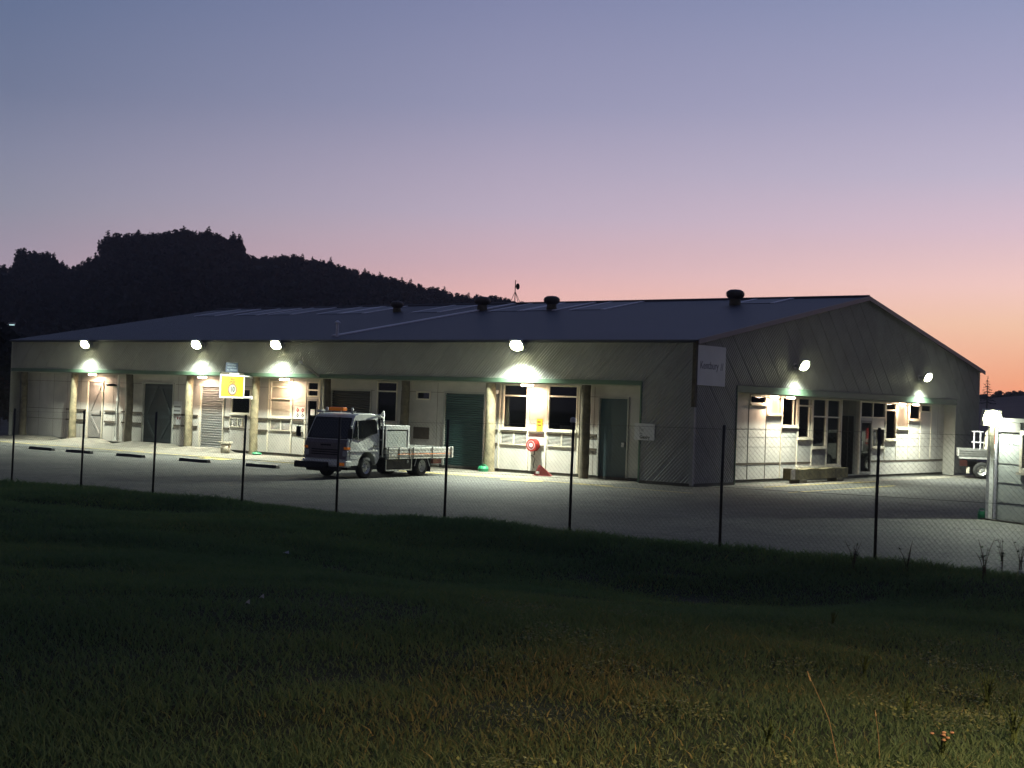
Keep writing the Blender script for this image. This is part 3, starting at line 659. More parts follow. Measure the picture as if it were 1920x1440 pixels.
# ------------------------------------------------------------------ lamps
def flood(loc, aim_xy, label, group, power=3000, tilt=30, size=144, beam=67, blend=1.0, off=.40):
    ax_ = math.atan2(aim_xy[1], aim_xy[0])
    r_ = empty('flood_light', loc, ax_, label=label, cat='flood light', group=group)   # local +x points out from the wall
    c, s_ = math.cos(R(tilt)), math.sin(R(tilt))       # lens normal tilts down
    def tf(p): return (p[0]*c+p[2]*s_+off, p[1], -p[0]*s_+p[2]*c)
    MB().box((-.12, -.27, -.21), (-.015, .27, .21), tf).build('housing', 'steel', r_, bevel=.02)
    m = MB(); q = []
    for i in range(7):
        f = math.cos(i/6*math.pi/2); q.append((f*.0+.13*math.sin(i/6*math.pi/2), f))
    n = 24; vs = []
    for d_, f in q: vs += [tf((d_-.014, .27*f*math.cos(2*math.pi*k/n), .20*f*math.sin(2*math.pi*k/n))) for k in range(n)]
    m.add(vs, [(i*n+k, i*n+(k+1) % n, (i+1)*n+(k+1) % n, (i+1)*n+k) for i in range(6) for k in range(n)])
    m.build('lens', 'floodlens', r_, smooth=True)
    MB().box((-.02, -.03, -.05), (off-.05, .03, .05)).box((-.02, -.1, -.1), (.0, .1, .1)).build('bracket', 'steel', r_)
    spot('flood_beam', tf((.14, 0, -.02)), (math.cos(R(beam)), 0, -math.sin(R(beam))), power, R(size), (.90, 1, .84), .10, blend, r_)
    return r_
FL = (-32.53, -24.57, -19.57, -7.1)
for i, x in enumerate(FL):
    flood((x, -.03, 4.56), (0, -1), ('lit flood light on the front fascia above the grey braced door', 'lit flood light on the front fascia above the narrow roller door', 'lit flood light on the front fascia right of the yellow speed sign', 'lit flood light on the front fascia above the red hose reel')[i], 'flood lights on the front fascia', power=(5600, 5600, 5600, 9800)[i])
flood((.03, 6.96, 4.25), (1, 0), 'lit flood light on the gable above the log bench', 'flood lights on the gable', 4300, beam=72)
flood((.03, 18.47, 4.25), (1, 0), 'lit flood light on the gable nearest the flatbed ute', 'flood lights on the gable', 6200, beam=72)

def bulkhead(loc, ax, label, group, power=75):
    r_ = empty('soffit_light', loc, 0 if ax == 1 else math.pi/2, label=label, cat='soffit light', group=group)
    MB().box((-.26, -.07, -.02), (.26, .07, .0)).build('base', 'white', r_)
    MB().box((-.24, -.06, -.09), (.24, .06, -.02)).build('diffuser', 'warmlens', r_, bevel=.02)
    l = bpy.data.lights.new('soffit_glow', 'AREA'); l.shape = 'RECTANGLE'; l.size = .46; l.size_y = .10; l.energy = power; l.color = (1, .72, .50)
    o = bpy.data.objects.new('soffit_glow', l); COL.objects.link(o); o.parent = r_; o.location = (0, 0, -.10)
for x, lab, pw in ((-32.85, 'warm light under the front soffit over the grey braced door', 60), (-24.98, 'warm light under the front soffit over the narrow roller door', 55), (-19.81, 'warm light under the front soffit beside the hazard signs', 80), (-7.2, 'warm light under the front soffit above the red hose reel', 85)):
    bulkhead((x+.2, .16, TRB-.035), 1, lab, 'warm lights under the front soffit', pw*1.35)
for y, lab, pw in ((6.12, 'warm light under the gable soffit, leftmost of the four', 60), (7.36, 'warm light under the gable soffit over the window with the desk lamp', 60), (17.51, 'warm light under the gable soffit, left of the right-hand pair', 35), (18.98, 'warm light under the gable soffit over the curtained window', 60)):
    bulkhead((-.22, y-.15, TRB-.135), 0, lab, 'warm lights under the gable soffit', pw)

# ------------------------------------------------------------------ signs and small things on the building
sb = empty('sign_board', (.05, .94, 3.98), label='large blank white board with faint grey lettering high on the corner of the building', cat='sign')
MB().box((0, -.90, -.66), (.03, .90, .66)).build('board', 'signw', sb, bevel=.004)
text('Kentbury', .36, 'lettering', 'greyink', sb, face_mtx((.032, -.16, .0), (0, 1, 0), (0, 0, 1)), .88)
text('//', .36, 'lettering', 'greyink', sb, face_mtx((.032, .66, -.02), (0, 1, 0), (0, 0, 1)), .9)
sb = empty('small_sign', (-1.83, -.05, 1.72), label='small pale sign with three lines of writing on the corner cladding', cat='sign')
MB().box((-.40, -.02, -.28), (.40, 0, .28)).build('board', 'signw', sb, bevel=.004)
text('To', .17, 'lettering', 'greyink', sb, face_mtx((-.13, -.022, .07), (1, 0, 0), (0, 0, 1)))
text('the', .10, 'lettering', 'greyink', sb, face_mtx((-.13, -.022, -.06), (1, 0, 0), (0, 0, 1)))
text('Gantry', .14, 'lettering', 'ink', sb, face_mtx((.02, -.022, -.18), (1, 0, 0), (0, 0, 1)), 1, True)
# yellow speed sign projecting from a log post
XS = -21.42
ys = empty('speed_sign', (XS, -1.04, 2.82), label='yellow speed limit sign reading 10 on white pipe arms from a log post', cat='sign')
MB().box((-.03, -.66, -.48), (.0, .66, .48)).build('frame', 'white', ys, bevel=.01)
MB().box((.001, -.60, -.42), (.008, .60, .42)).build('face', 'yellow', ys)
MB().lathe([(.0, .0), (.25, .0), (.25, -.003)], (.013, 0, -.13), 'x', 36).build('ring', 'brownring', ys)
MB().lathe([(.0, .0), (.20, .0), (.20, -.003)], (.017, 0, -.13), 'x', 36).build('disc', mat('sign_disc', (.16, .16, .15), .6), ys)
text('10', .30, 'lettering', 'ink', ys, face_mtx((.019, 0, -.13), (0, 1, 0), (0, 0, 1)), .82, True)
text('Max', .14, 'lettering', 'brownring', ys, face_mtx((.010, 0, .29), (0, 1, 0), (0, 0, 1)), 1, True)
text('SPEED', .14, 'lettering', 'brownring', ys, face_mtx((.010, 0, .17), (0, 1, 0), (0, 0, 1)), 1.1, True)
for z in (.44, -.44): MB().tube([(-.06, -.6, z), (-.06, 1.1, z)], .035, 8).box((-.13, 1.06, z-.08), (.01, 1.12, z+.08)).build('arm', 'white', ys)
MB().box((-.06, -.62, .49), (-.01, .62, .56)).build('light_bar', 'rail', ys)
MB().box((.0, -.18, .50), (.05, .30, .55)).build('lamp_tube', 'white', ys)
bs = empty('blue_sign', (XS, -1.10, 3.40), label='small blue sign with three lines of pale writing above the yellow sign', cat='sign')
MB().box((-.02, -.33, .0), (.0, .33, .40)).build('board', 'blue', bs, bevel=.005)
for z, s_ in ((.31, 'SITE OFFICE'), (.20, 'RECEPTION'), (.09, 'ALL VISITORS')):
    text(s_, .085, 'lettering', 'bluetxt', bs, face_mtx((.002, 0, z), (0, 1, 0), (0, 0, 1)), 1.05, True)
# hazard diamonds
hz = empty('hazard_sign', (-19.04, VF-.02, 1.83), label='white board with four hazard diamonds beside the glazed door', cat='sign')
MB().box((-.33, -.0, -.25), (.33, .012, .25)).build('board', 'white', hz)
for a, b, m in ((-.15, .11, 'red'), (.15, .11, 'red'), (-.15, -.11, 'ink'), (.15, -.11, 'mauve')):
    MB().add([(a-.085, -.004, b), (a, -.004, b-.105), (a+.085, -.004, b), (a, -.004, b+.105)], [(0, 1, 2, 3)]).build('diamond', m, hz)
    MB().add([(a-.03, -.007, b), (a, -.007, b-.035), (a+.03, -.007, b), (a, -.007, b+.035)], [(0, 1, 2, 3)]).build('symbol', 'white', hz)
n1 = empty('notice_board', (-26.92, VF-.02, 1.82), label='pale notice with two dark lines beside the dark double doors', cat='sign')
MB().box((-.30, 0, -.28), (.30, .012, .28)).build('board', 'signw', n1)
MB().box((-.22, -.004, -.0), (.24, 0, .08)).box((-.22, -.004, -.18), (.2, 0, -.11)).build('lettering', 'greyink', n1)
n2 = empty('warning_sign', (-26.78, VF-.02, 1.26), label='small white sign with two red marks under the pale notice', cat='sign')
MB().box((-.19, 0, -.21), (.19, .012, .21)).build('board', 'signw', n2)
MB().box((-.12, -.004, .03), (-.03, 0, .15)).box((.04, -.004, .03), (.12, 0, .15)).build('symbol', 'maroon', n2)
n3 = empty('yellow_notice', (-6.71, VF-.02, 1.78), label='narrow yellow notice above the red hose reel', cat='sign')
MB().box((-.13, 0, -.22), (.13, .012, .22)).build('board', mat('yellow_notice_face', (.75, .45, .03), .6), n3)
MB().box((-.09, -.004, .08), (.05, 0, .13)).box((-.09, -.004, -.03), (.09, 0, .01)).build('lettering', 'brownring', n3)
# hose reel
hr = empty('hose_reel', (-6.85, VF, 1.05), 0, label='red fire hose reel mounted on the wall between two windows', cat='hose reel'); hr.scale = (.84, .84, .84)
MB().lathe([(.0, -.34), (.27, -.34), (.27, -.30), (.18, -.30), (.18, -.12), (.27, -.12), (.27, -.08), (.0, -.08)], (0, 0, 0), 'y', 28).build('drum', 'red', hr)
MB().lathe([(.20, -.31), (.245, -.28), (.25, -.21), (.245, -.14), (.20, -.11)], (0, 0, 0), 'y', 28).build('hose', mat('red_hose', (.35, .02, .015), .6), hr, smooth=True)
MB().lathe([(.0, -.355), (.09, -.355), (.09, -.342)], (0, 0, 0), 'y', 20).build('hub', 'white', hr)
MB().lathe([(.17, -.345), (.19, -.345), (.19, -.341)], (0, 0, 0), 'y', 28).build('ring', 'signw', hr)
MB().box((-.04, -.08, -.06), (.04, .0, .06)).build('bracket', 'steel', hr)
MB().tube([(.1, -.2, -.22), (.08, -.2, -.4), (-.1, -.18, -.45), (.02, -.15, -.5), (.06, -.12, -.62), (-.04, -.08, -.8), (-.02, -.08, -.98)], .018, 7).build('trailing_hose', 'ink', hr, smooth=True)
cm = empty('security_camera', (-8.66, VF, 2.95), label='small white dome camera high on the wall left of the tall windows', cat='camera')
MB().lathe([(0, -.12), (.07, -.10), (.09, -.03), (.09, .0)], (0, -.12, 0), n=14).box((-.03, -.14, .0), (.03, 0, .04)).build('housing', 'white', cm, smooth=False)
wl = empty('wall_lamp', (-31.5, VF, 2.74), label='unlit dark wall lamp right of the grey braced door', cat='wall lamp')
MB().lathe([(.0, -.07), (.22, -.05), (.26, .0), (.12, .05), (.0, .06)], (0, -.2, 0), n=16).box((-.03, -.15, -.02), (.03, 0, .02)).build('shade', 'ink', wl, smooth=True)
am = empty('light_arm', (-17.37, -.05, 3.35), label='grey angled arm with a white ball end projecting from the front trim', cat='light arm')
MB().tube([(0, 0, 0), (.45, -.9, .22), (1.0, -1.95, .44)], [.05, .045, .035], 8).build('arm', 'steel', am, smooth=True)
MB().lathe([(0, -.07), (.06, -.05), (.085, 0), (.06, .05), (0, .07)], (1.05, -2.05, .46), n=12).build('ball_end', 'white', am, smooth=True)

# ------------------------------------------------------------------ things on the ground by the building
bn = empty('waste_bin', (-22.5, -.35, .0), label='battered pale waste bin standing beside the narrow roller door', cat='bin')
MB().lathe([(.0, .02), (.19, .02), (.235, .44), (.215, .44), (.19, .06), (0, .06)], n=18).build('body', 'frame', bn, smooth=True)
MB().lathe([(.23, .42), (.29, .43), (.29, .50), (.25, .50)], n=18).build('rim', 'frame', bn)
MB().box((-.34, -.05, .43), (.34, .05, .485)).build('handle', 'frame', bn)
def green_thing(loc, lab, h, k_=1):
    o = empty('green_hose_box', loc, label=lab, cat='hose box', group='green boxes on the ground')
    MB().lathe([(.0, 0), (.19*k_, 0), (.21*k_, h*.6), (.17*k_, h), (0, h)], n=14).build('body', 'green', o, smooth=False)
    MB().tube([(-.14*k_, 0, h), (-.08*k_, 0, h+.05), (.08*k_, 0, h+.05), (.14*k_, 0, h)], .014, 6).build('handle', 'green', o)
green_thing((-8.75, .0, 0), 'green plastic box at the foot of the log post left of the tall windows', .2)
green_thing((-21.1, .15, 0), 'flat green box on the ground under the frosted window', .10)
green_thing((11.22, -4.5, 0), 'green box at the foot of the white corner post of the small shed', .2, .55)
# folded road sign
rs = empty('folded_road_sign', (-6.0, -.12, .0), label='fallen red folding road sign slumped against the wall below the right tall window', cat='road sign')
MB().add([(-.30, -.1, .0), (.0, -.02, .36), (.36, .05, .02), (-.1, .28, .02), (-.12, -.03, .40), (.3, .25, .02)], [(0, 1, 2), (0, 4, 1), (0, 3, 4), (1, 5, 2), (1, 4, 3), (1, 3, 5)]).build('panel', 'maroon', rs)
MB().box((-.18, -.12, .08), (-.04, -.09, .16)).build('mark', 'white', rs)
MB().tube([(-.32, -.12, .015), (.38, .03, .015)], .015, 6).build('leg', 'maroon', rs)
for x, lab in ((-26.0, 'black wheel stop, leftmost of the row of five'), (-23.55, 'black wheel stop, second from the left of the row'), (-20.4, 'black wheel stop in the middle of the row'), (-16.75, 'black wheel stop below the yellow speed sign'), (-13.2, 'black wheel stop nearest the front of the truck')):
    o = MB().prism([(-.10, 0), (.10, 0), (.06, .11), (-.06, .11)], 0, -.78, .78).build('wheel_stop', 'black', bevel=.012)
    o.location = (x, -6.75-.03*(x+20)*-.5, .0); tag(o, lab, 'wheel stop', 'black wheel stops in a row')
# log bench on the gable side
bb = empty('log_bench', (.30, 8.45, 0), math.pi/2+.04, label='heavy squared log bench on two short blocks under the stepped windows', cat='bench')
m = MB(); n = 10; vs = []
for i in range(n+1):
    x = -2.5+5.0*i/n; a = .19+.015*math.sin(i*2.1); b = .19+.012*math.cos(i*1.7)
    vs += [(x, -a, .14), (x, a, .15), (x, a*.98, .14+2*b), (x, -a*.96, .145+2*b)]
m.add(vs, [(i*4+j, i*4+(j+1) % 4, i*4+4+(j+1) % 4, i*4+4+j) for i in range(n) for j in range(4)]+[(3, 2, 1, 0), (n*4, n*4+1, n*4+2, n*4+3)])
m.build('seat', 'timber', bb, bevel=.02)
MB().box((-2.6, -.16, .16), (-2.3, -.20, .50)).build('end_plate', 'wall', bb)
for x in (-1.6, 1.75): MB().box((x-.32, -.2, 0), (x+.32, .2, .14)).build('leg', 'logdark', bb, bevel=.015)

# ------------------------------------------------------------------ small flatbed truck
TA = R(7); T = empty('flatbed_truck', (-7.2-.86*math.cos(TA), -6.4-.86*math.sin(TA), 0), -math.pi/2+TA, label='small white flatbed truck with an amber beacon and a tread plate box, parked nose out', cat='truck')
wid = lambda q: 1.0 if q[1] < 1.2 else 1.0-.115*(q[1]-1.2)/.83
arc = [(1.48+.47*math.cos(a), .36+.47*math.sin(a)) for a in np.linspace(.1, math.pi-.1, 11)]
prof = [(2.42, .40), (2.50, .62), (2.50, 1.10), (2.44, 1.22), (2.14, 1.86), (2.06, 1.95), (1.86, 2.01), (1.2, 2.03), (.98, 2.0), (.87, 1.88), (.84, 1.4), (.84, .62)]+[a for a in arc[::-1]]
MB().prism(prof, 1, -.84, .84, wid).build('cab', 'offwhite', T, bevel=.02)
SW = lambda z: .84*(1.0-(.115*(z-1.2)/.83 if z > 1.2 else 0))
for s_ in (1, -1):
    w = [(2.26, 1.24), (2.02, 1.80), (1.06, 1.84), (.97, 1.74), (.98, 1.42), (1.25, 1.36), (1.75, 1.22)]
    MB().add([(x, s_*(SW(z)+.006), z) for x, z in w], [tuple(range(len(w)))]).build('side_window', 'carglass', T)
    m = MB()
    for a, b in zip(w, w[1:]+w[:1]): m.tube([(a[0], s_*(SW(a[1])+.006), a[1]), (b[0], s_*(SW(b[1])+.006), b[1])], .012, 5)
    m.build('window_seal', 'black', T)
    MB().tube([(1.98, s_*(SW(1.3)+.012), 1.24), (1.96, s_*(SW(1.8)+.012), 1.81)], .010, 5).build('quarter_bar', 'alu', T)
    d = MB()
    for a, b in (((2.38, .62), (2.36, 1.16)), ((.93, .86), (.95, 1.36)), ((1.9, .62), (2.38, .62))): d.tube([(a[0], s_*.843, a[1]), (b[0], s_*.843, b[1])], .007, 4)
    d.build('door_seam', 'black', T)
    MB().box((1.02, s_*.845, .98), (1.20, s_*.872, 1.03)).build('door_handle', 'black', T)
    MB().box((.95, s_*.84, .84), (2.4, s_*.862, .88)).build('side_moulding', 'white', T)
    MB().box((2.30, s_*.66, .68), (2.518, s_*.845, .86)).build('headlight', 'steel', T, bevel=.02)
    MB().box((2.36, s_*.70, .90), (2.515, s_*.850, .98)).build('indicator', 'amber', T, bevel=.01)
    mr = MB().tube([(2.36, s_*.86, 1.15), (2.62, s_*1.02, 1.22), (2.62, s_*1.02, 1.62), (2.3, s_*.84, 1.6)], .014, 6).build('mirror_arm', 'black', T)
    MB().box((2.58, s_*.94, 1.25), (2.64, s_*1.10, 1.56)).build('mirror', 'black', mr, bevel=.015)
wsx = lambda z: 2.44-.30*(z-1.22)/.64+.008
MB().add([(wsx(1.25), -.76, 1.25), (wsx(1.25), .76, 1.25), (wsx(1.86), .69, 1.86), (wsx(1.86), -.69, 1.86)], [(0, 1, 2, 3)]).build('windscreen', 'carglass', T)
m = MB()
for a, b in (((-.76, 1.24), (.76, 1.24)), ((.76, 1.24), (.69, 1.87)), ((.69, 1.87), (-.69, 1.87)), ((-.69, 1.87), (-.76, 1.24))): m.tube([(wsx(a[1]), a[0], a[1]), (wsx(b[1]), b[0], b[1])], .018, 5)
m.build('windscreen_seal', 'black', T)
for y in (-.45, .15): MB().tube([(wsx(1.26)+.02, y, 1.24), (wsx(1.42)+.02, y+.42, 1.36)], .009, 4).build('wiper', 'black', T)
MB().add([(2.506, -.80, .60), (2.506, .80, .60), (2.506, .80, 1.10), (2.452, .80, 1.20), (2.452, -.80, 1.20), (2.506, -.80, 1.10)], [(0, 1, 2, 5), (5, 2, 3, 4)]).build('front_shade_panel', mat('shaded_cab_front', (.16, .135, .14), .4, 0, .2, 4), T)  # cab front's shade put into a darker sheet over the white cab
m = MB()
for z in (.72, .79, .86): m.box((2.510, -.55, z), (2.52, .55, z+.035))
m.box((2.502, -.2, 1.0), (2.515, .2, 1.05)); m.build('grille', 'black', T)
MB().box((2.30, -.86, .36), (2.60, .86, .56)).build('bumper', 'offwhite', T, bevel=.03)
MB().box((2.605, .62, .40), (2.612, .82, .50)).build('marker_light', 'amber', T)
MB().box((2.56, -.95, .30), (2.86, .2, .50)).box((2.45, -.6, .22), (2.7, .6, .34)).build('winch_bar', 'black', T, bevel=.02)
MB().box((2.602, -.28, .38), (2.61, .12, .49)).build('number_plate', 'signw', T)
MB().box((2.3, -.72, .26), (.8, .72, .40)).box((.84, -.38, .42), (-3.05, -.26, .58)).box((.84, .26, .42), (-3.05, .38, .58)).build('chassis', 'black', T)
# roof bar
rb = MB().box((1.95, -.70, 2.05), (2.02, .70, 2.08)).box((1.95, -.62, 2.0), (2.0, -.56, 2.06)).box((1.95, .56, 2.0), (2.0, .62, 2.06)).build('roof_bar', 'steel', T)
MB().box((1.86, -.28, 2.085), (2.08, .28, 2.20)).build('beacon', 'amber', rb, bevel=.03)
for y in (-.42, .58): MB().lathe([(0, .0), (.04, .01), (.045, .06), (.03, .11), (0, .12)], (1.98, y, 2.08), n=12).build('work_lamp', 'white', rb, smooth=True)
MB().box((1.9, -.75, 2.03), (2.1, -.55, 2.10)).build('roof_pod', 'white', rb, bevel=.01)
# wheels
def wheel(x, y, s_, pale=False):
    prt = [(.20, -.10), (.30, -.11), (.335, -.08), (.34, 0), (.335, .08), (.30, .11), (.20, .10)]
    w = MB().lathe([(r_, h*s_) for r_, h in prt], (x, y, .34), 'y', 32).build('wheel', 'rubber', T, smooth=True)
    dish = [(.205, .10), (.20, .085), (.15, .04 if not pale else -.02), (.08, .05 if not pale else -.04), (.06, .09 if not pale else .02), (0, .095 if not pale else .03)]
    MB().lathe([(r_, h*s_) for r_, h in dish], (x, y, .34), 'y', 28).build('rim', 'alu' if not pale else 'offwhite', w, smooth=False)
    h = MB()
    for k_ in range(6):
        a = 2*math.pi*k_/6; h.lathe([(.022, (.062 if not pale else -.01)*s_), (.0, (.066 if not pale else -.005)*s_)], (x+.12*math.cos(a), y, .34+.12*math.sin(a)), 'y', 8)
    h.build('hand_holes', 'black', w)
for s_ in (1, -1):
    wheel(1.48, s_*.72, s_); wheel(-1.55, s_*.74, s_, True); wheel(-1.55, s_*.50, s_, True)
    MB().tube([(-1.12, s_*.84, .34), (-1.22, s_*.84, .60), (-1.84, s_*.84, .60), (-2.02, s_*.84, .30)], .016, 5).build('guard_stay', 'white', T)
    MB().box((-2.02, s_*.64, .14), (-1.995, s_*.86, .60)).build('mud_flap', 'black', T)
    MB().box((-2.75, s_*.55, .40), (-2.25, s_*.80, .55)).build('side_lamp', 'maroon', T)
    MB().box((-3.21, s_*.62, .60), (-3.15, s_*.86, .72)).build('tail_light', 'mauve', T)
# tray
MB().box((.60, -.92, .64), (-3.17, .92, .69)).build('tray_floor', 'steel', T)
def dropside(a, b, y, s_):
    m = MB(); m.box((a, y, .66), (b, y+.035*s_, .955))
    for z in (.67, .77, .87): m.box((a, y+.035*s_, z), (b, y+.055*s_, z+.065))
    o = m.build('dropside', 'alu', T, bevel=.004)
    k = MB()
    for x in np.linspace(a-.08 if a > b else a+.08, b+.08 if a > b else b-.08, 3): k.box((x-.02, y+.052*s_, .60), (x+.02, y+.064*s_, .97))
    k.build('latch', 'black', o)
for s_ in (1, -1):
    dropside(.60, -.74, s_*.90, s_); dropside(-.78, -3.15, s_*.90, s_)
    MB().box((.60, s_*.905, .595), (-3.15, s_*.95, .635)).build('tray_rail', 'alu', T)
    MB().box((-3.13, s_*.86, .6), (-3.21, s_*.965, .97)).build('corner_post', 'alu', T, bevel=.01)
    MB().box((.0, s_*.962, .735), (-3.0, s_*.966, .752)).build('reflector_strip', 'amber', T)
MB().box((-3.16, -.86, .66), (-3.20, .86, .96)).build('tailgate', 'alu', T)
# headboard
m = MB()
for y in (-.86, -.3, .3, .86): m.tube([(.72, y, .66), (.72, y, 2.12 if abs(y) > .5 else 1.9)], .026, 6)
for z in (1.2, 1.55, 1.9): m.tube([(.72, -.86, z), (.72, .86, z)], .022, 6)
m.tube([(.72, .86, 2.12), (.72, .7, 1.9)], .022, 6).tube([(.72, .86, 1.9), (.95, .86, 1.93)], .02, 6)
m.build('headboard', 'white', T, smooth=True)
MB().box((.76, -.8, .7), (.80, .8, 1.85)).build('headboard_panel', 'black', T)
MB().tube([(.70, -.6, 1.95), (.45, -.6, 1.95), (.45, .7, 1.98)], .04, 8).build('rack_tube', 'steel', T)
# tread-plate box
bx = MB().box((.60, -.2, .70), (-.70, .86, 1.64)).build('tool_box', 'black', T)
m = MB()
for q in (((.60, .862, 1.53), (-.70, .89, 1.66)), ((.60, .862, .96), (.53, .89, 1.53)), ((-.62, .862, .96), (-.70, .89, 1.53)), ((.60, -.2, 1.64), (-.70, .86, 1.66))): m.box(*q)
m.build('box_frame', 'white', bx, bevel=.005)
MB().box((.50, .861, .97), (-.58, .878, 1.49)).build('tread_panel', 'tread', bx)
MB().box((.35, .5, 1.66), (.28, .57, 1.72)).build('lid_knob', 'white', bx)
# coiled hose reel behind the box
MB().lathe([(.18, -.13), (.36, -.13), (.385, -.06), (.385, .06), (.36, .13), (.18, .13)], (-.90, .30, 1.10), 'x', 28).build('hose_coil', 'signw', T, smooth=True)
# under-tray locker
lk = MB().box((.52, .55, .24), (-.88, .86, .58)).build('locker', 'black', T)
m = MB()
for q in (((.54, .862, .21), (-.90, .885, .25)), ((.54, .862, .25), (.505, .885, .58)), ((-.865, .862, .25), (-.90, .885, .58))): m.box(*q)
m.build('locker_frame', 'alu', lk)
MB().lathe([(0, .89), (.05, .89), (.055, .875)], (-.66, 0, .50), 'y', 14).build('filler_cap', 'steel', lk)
MB().box((-2.6, -.5, .30), (-3.05, .5, .34)).build('tow_bar', 'black', T)

# ------------------------------------------------------------------ flatbed ute at the far right
P = at(1797, 896, 2, 0); UL = Vector((P[0], P[1], 0)); ang = math.atan2(RT2[1], RT2[0])-.26
U_ = empty('flatbed_ute', UL, ang, label='flatbed ute parked past the gable, half hidden by the white shed post', cat='ute')
# local +x forward (to the right in the photo), near side is -y
MB().box((0, .0, .92), (2.5, 1.8, .98)).build('tray_floor', 'steel', U_)
for y in (0, 1.76):
    m = MB().box((0, y, .96), (2.5, y+.04, 1.28))
    for z in (.98, 1.08, 1.18): m.box((0, y-.02 if y == 0 else y+.04, z), (2.5, y if y == 0 else y+.06, z+.055))
    m.build('dropside', mat('dull_aluminium', (.26, .26, .25), .45, .4, .15, 6), U_)
MB().box((-.04, .0, .94), (0, 1.8, 1.28)).build('tailgate', 'alu', U_)
MB().box((.0, .0, .84), (2.5, .06, .92)).build('tray_rail', 'alu', U_)
MB().box((.03, .02, .52), (.35, .10, .80)).build('tail_light', 'mauve', U_)
MB().box((.3, .35, .5), (4.6, 1.45, .7)).build('chassis', 'black', U_)
MB().box((.32, .06, .22), (.44, .28, .48)).build('mud_flap', 'frame', U_)
for x in (.95, 3.7):
    for y, s_ in ((.12, -1), (1.68, 1)):
        w = MB().lathe([(.2, -.1), (.31, -.11), (.35, -.08), (.355, 0), (.35, .08), (.31, .11), (.2, .1)], (x, y, .355), 'y', 26).build('wheel', 'rubber', U_, smooth=True)
        MB().lathe([(.21, .09*s_), (.14, .04*s_), (0, .07*s_)], (x, y, .355), 'y', 20).build('rim', 'alu', w)
MB().prism([(2.65, .5), (2.65, 1.75), (2.9, 1.85), (3.7, 1.82), (4.2, 1.2), (4.9, 1.08), (5.0, .6), (5.0, .45)], 1, .04, 1.74).build('cab', 'offwhite', U_, bevel=.03)
MB().add([(2.8, .03, 1.25), (4.0, .03, 1.2), (3.65, .03, 1.7), (2.85, .03, 1.72)], [(0, 1, 2, 3)]).build('side_window', 'carglass', U_)
# ladder rack on the tray
lr = MB()
for x in (.62, .88): lr.tube([(x, .3, .98), (x, .3, 2.0)], .035, 6)
for z in (1.55, 2.02): lr.tube([(.52, .3, z), (1.0, .3, z)], .03, 6)
lr.build('ladder_rack', 'pale', U_)
rt_ = empty('white_sack', UL+Vector((math.cos(ang)*1.2-math.sin(ang)*.5, math.sin(ang)*1.2+math.cos(ang)*.5, .98)), ang, label='tall pale sack standing on the tray of the ute', cat='sack')
MB().lathe([(0, 0), (.19, .0), (.20, .3), (.16, .8), (.09, 1.08), (.0, 1.12)], n=14).build('body', 'frame', rt_, smooth=True)
MB().lathe([(.095, 1.03), (.11, 1.05), (.095, 1.07)], n=12).build('neck_tie', 'ink', rt_)
rc = empty('traffic_cone', UL+Vector((math.cos(ang)*1.52-math.sin(ang)*.45, math.sin(ang)*1.52+math.cos(ang)*.45, .98)), ang, label='stack of tall red and white traffic cones on the tray of the ute', cat='cones')
MB().lathe([(.0, 0), (.22, .0), (.22, .04), (.15, .05), (.10, .5), (.05, 1.0), (0, 1.02)], n=14).build('cone', 'red', rc)
MB().lathe([(.125, .35), (.10, .52)], n=14).build('band', 'white', rc)

# ------------------------------------------------------------------ small shed at the right edge
C0 = Vector((11.52, -4.62, 0)); sa = math.atan2(-.53, .85)
SH = empty('small_shed', C0, sa, label='small pale panelled shed with a cream window at the right edge of the photo', cat='shed')
# local x along the front, +y back
wall_holes('wall', .12, 6, .04, 2.45, [(1.05, 2.1, 1.3, 2.22)], 0, .1, 1, mat('pale_shed_panel', (.34, .36, .34), .7, 0, .08, 2), SH)
MB().box((0.02, .1, .04), (.12, 3.2, 2.45)).box((.12, 3.1, .04), (6, 3.2, 2.45)).box((5.9, .1, .04), (6, 3.1, 2.45)).build('wall', 'wallgrey', SH)
m = MB()
for i in range(1, 5): m.box((.12 if i != 0 else 0, -.006, i*.48), (1.0 if 1.25 < i*.48 < 2.3 else 6, 0, i*.48+.008))
m.build('panel_joints', mat('shed_joint', (.3, .31, .3), .8), SH)
m = MB()
for q in ((1.0, 2.15, 2.17, 2.27), (1.0, 1.1, 1.35, 2.17), (2.05, 2.15, 1.35, 2.17), (1.0, 2.15, 1.25, 1.35), (1.55, 1.6, 1.35, 2.17)): m.box((q[0], -.05, q[2]), (q[1], .03, q[3]))
wn = m.build('window', 'frame', SH); MB().box((1.1, .02, 1.35), (2.05, .03, 2.17)).build('pane', 'glass', wn); MB().box((.95, -.10, 1.19), (2.2, -.01, 1.245)).build('sill', 'frame', wn)
MB().box((1.1, .14, 1.3), (2.05, .16, 2.2)).build('blind', 'frost', wn)
MB().box((-.15, -.14, 2.46), (6.1, 3.35, 2.56)).build('roof', 'wallgrey', SH)
MB().box((.0, -.03, 2.22), (.98, -.008, 2.455)).build('fascia_board', 'plinth', SH)
MB().box((-.12, -.12, 0), (.0, 0.0, 2.5)).build('corner_post', 'white', SH, bevel=.005)
MB().tube([(.16, -.06, .05), (.16, -.06, 2.3)], .035, 8).build('downpipe', 'pale', SH)
MB().box((-.2, -.2, .0), (6, -.13, .04)).build('plinth', 'plinth', SH)
ld = (C0.x-.12, C0.y-.05, 2.55)
fo = flood(ld, (.84, -.53), 'bright flood light on top of the white corner post of the small shed', 'flood light of the shed', 2600, tilt=10, size=174, beam=14, blend=.05, off=.12)

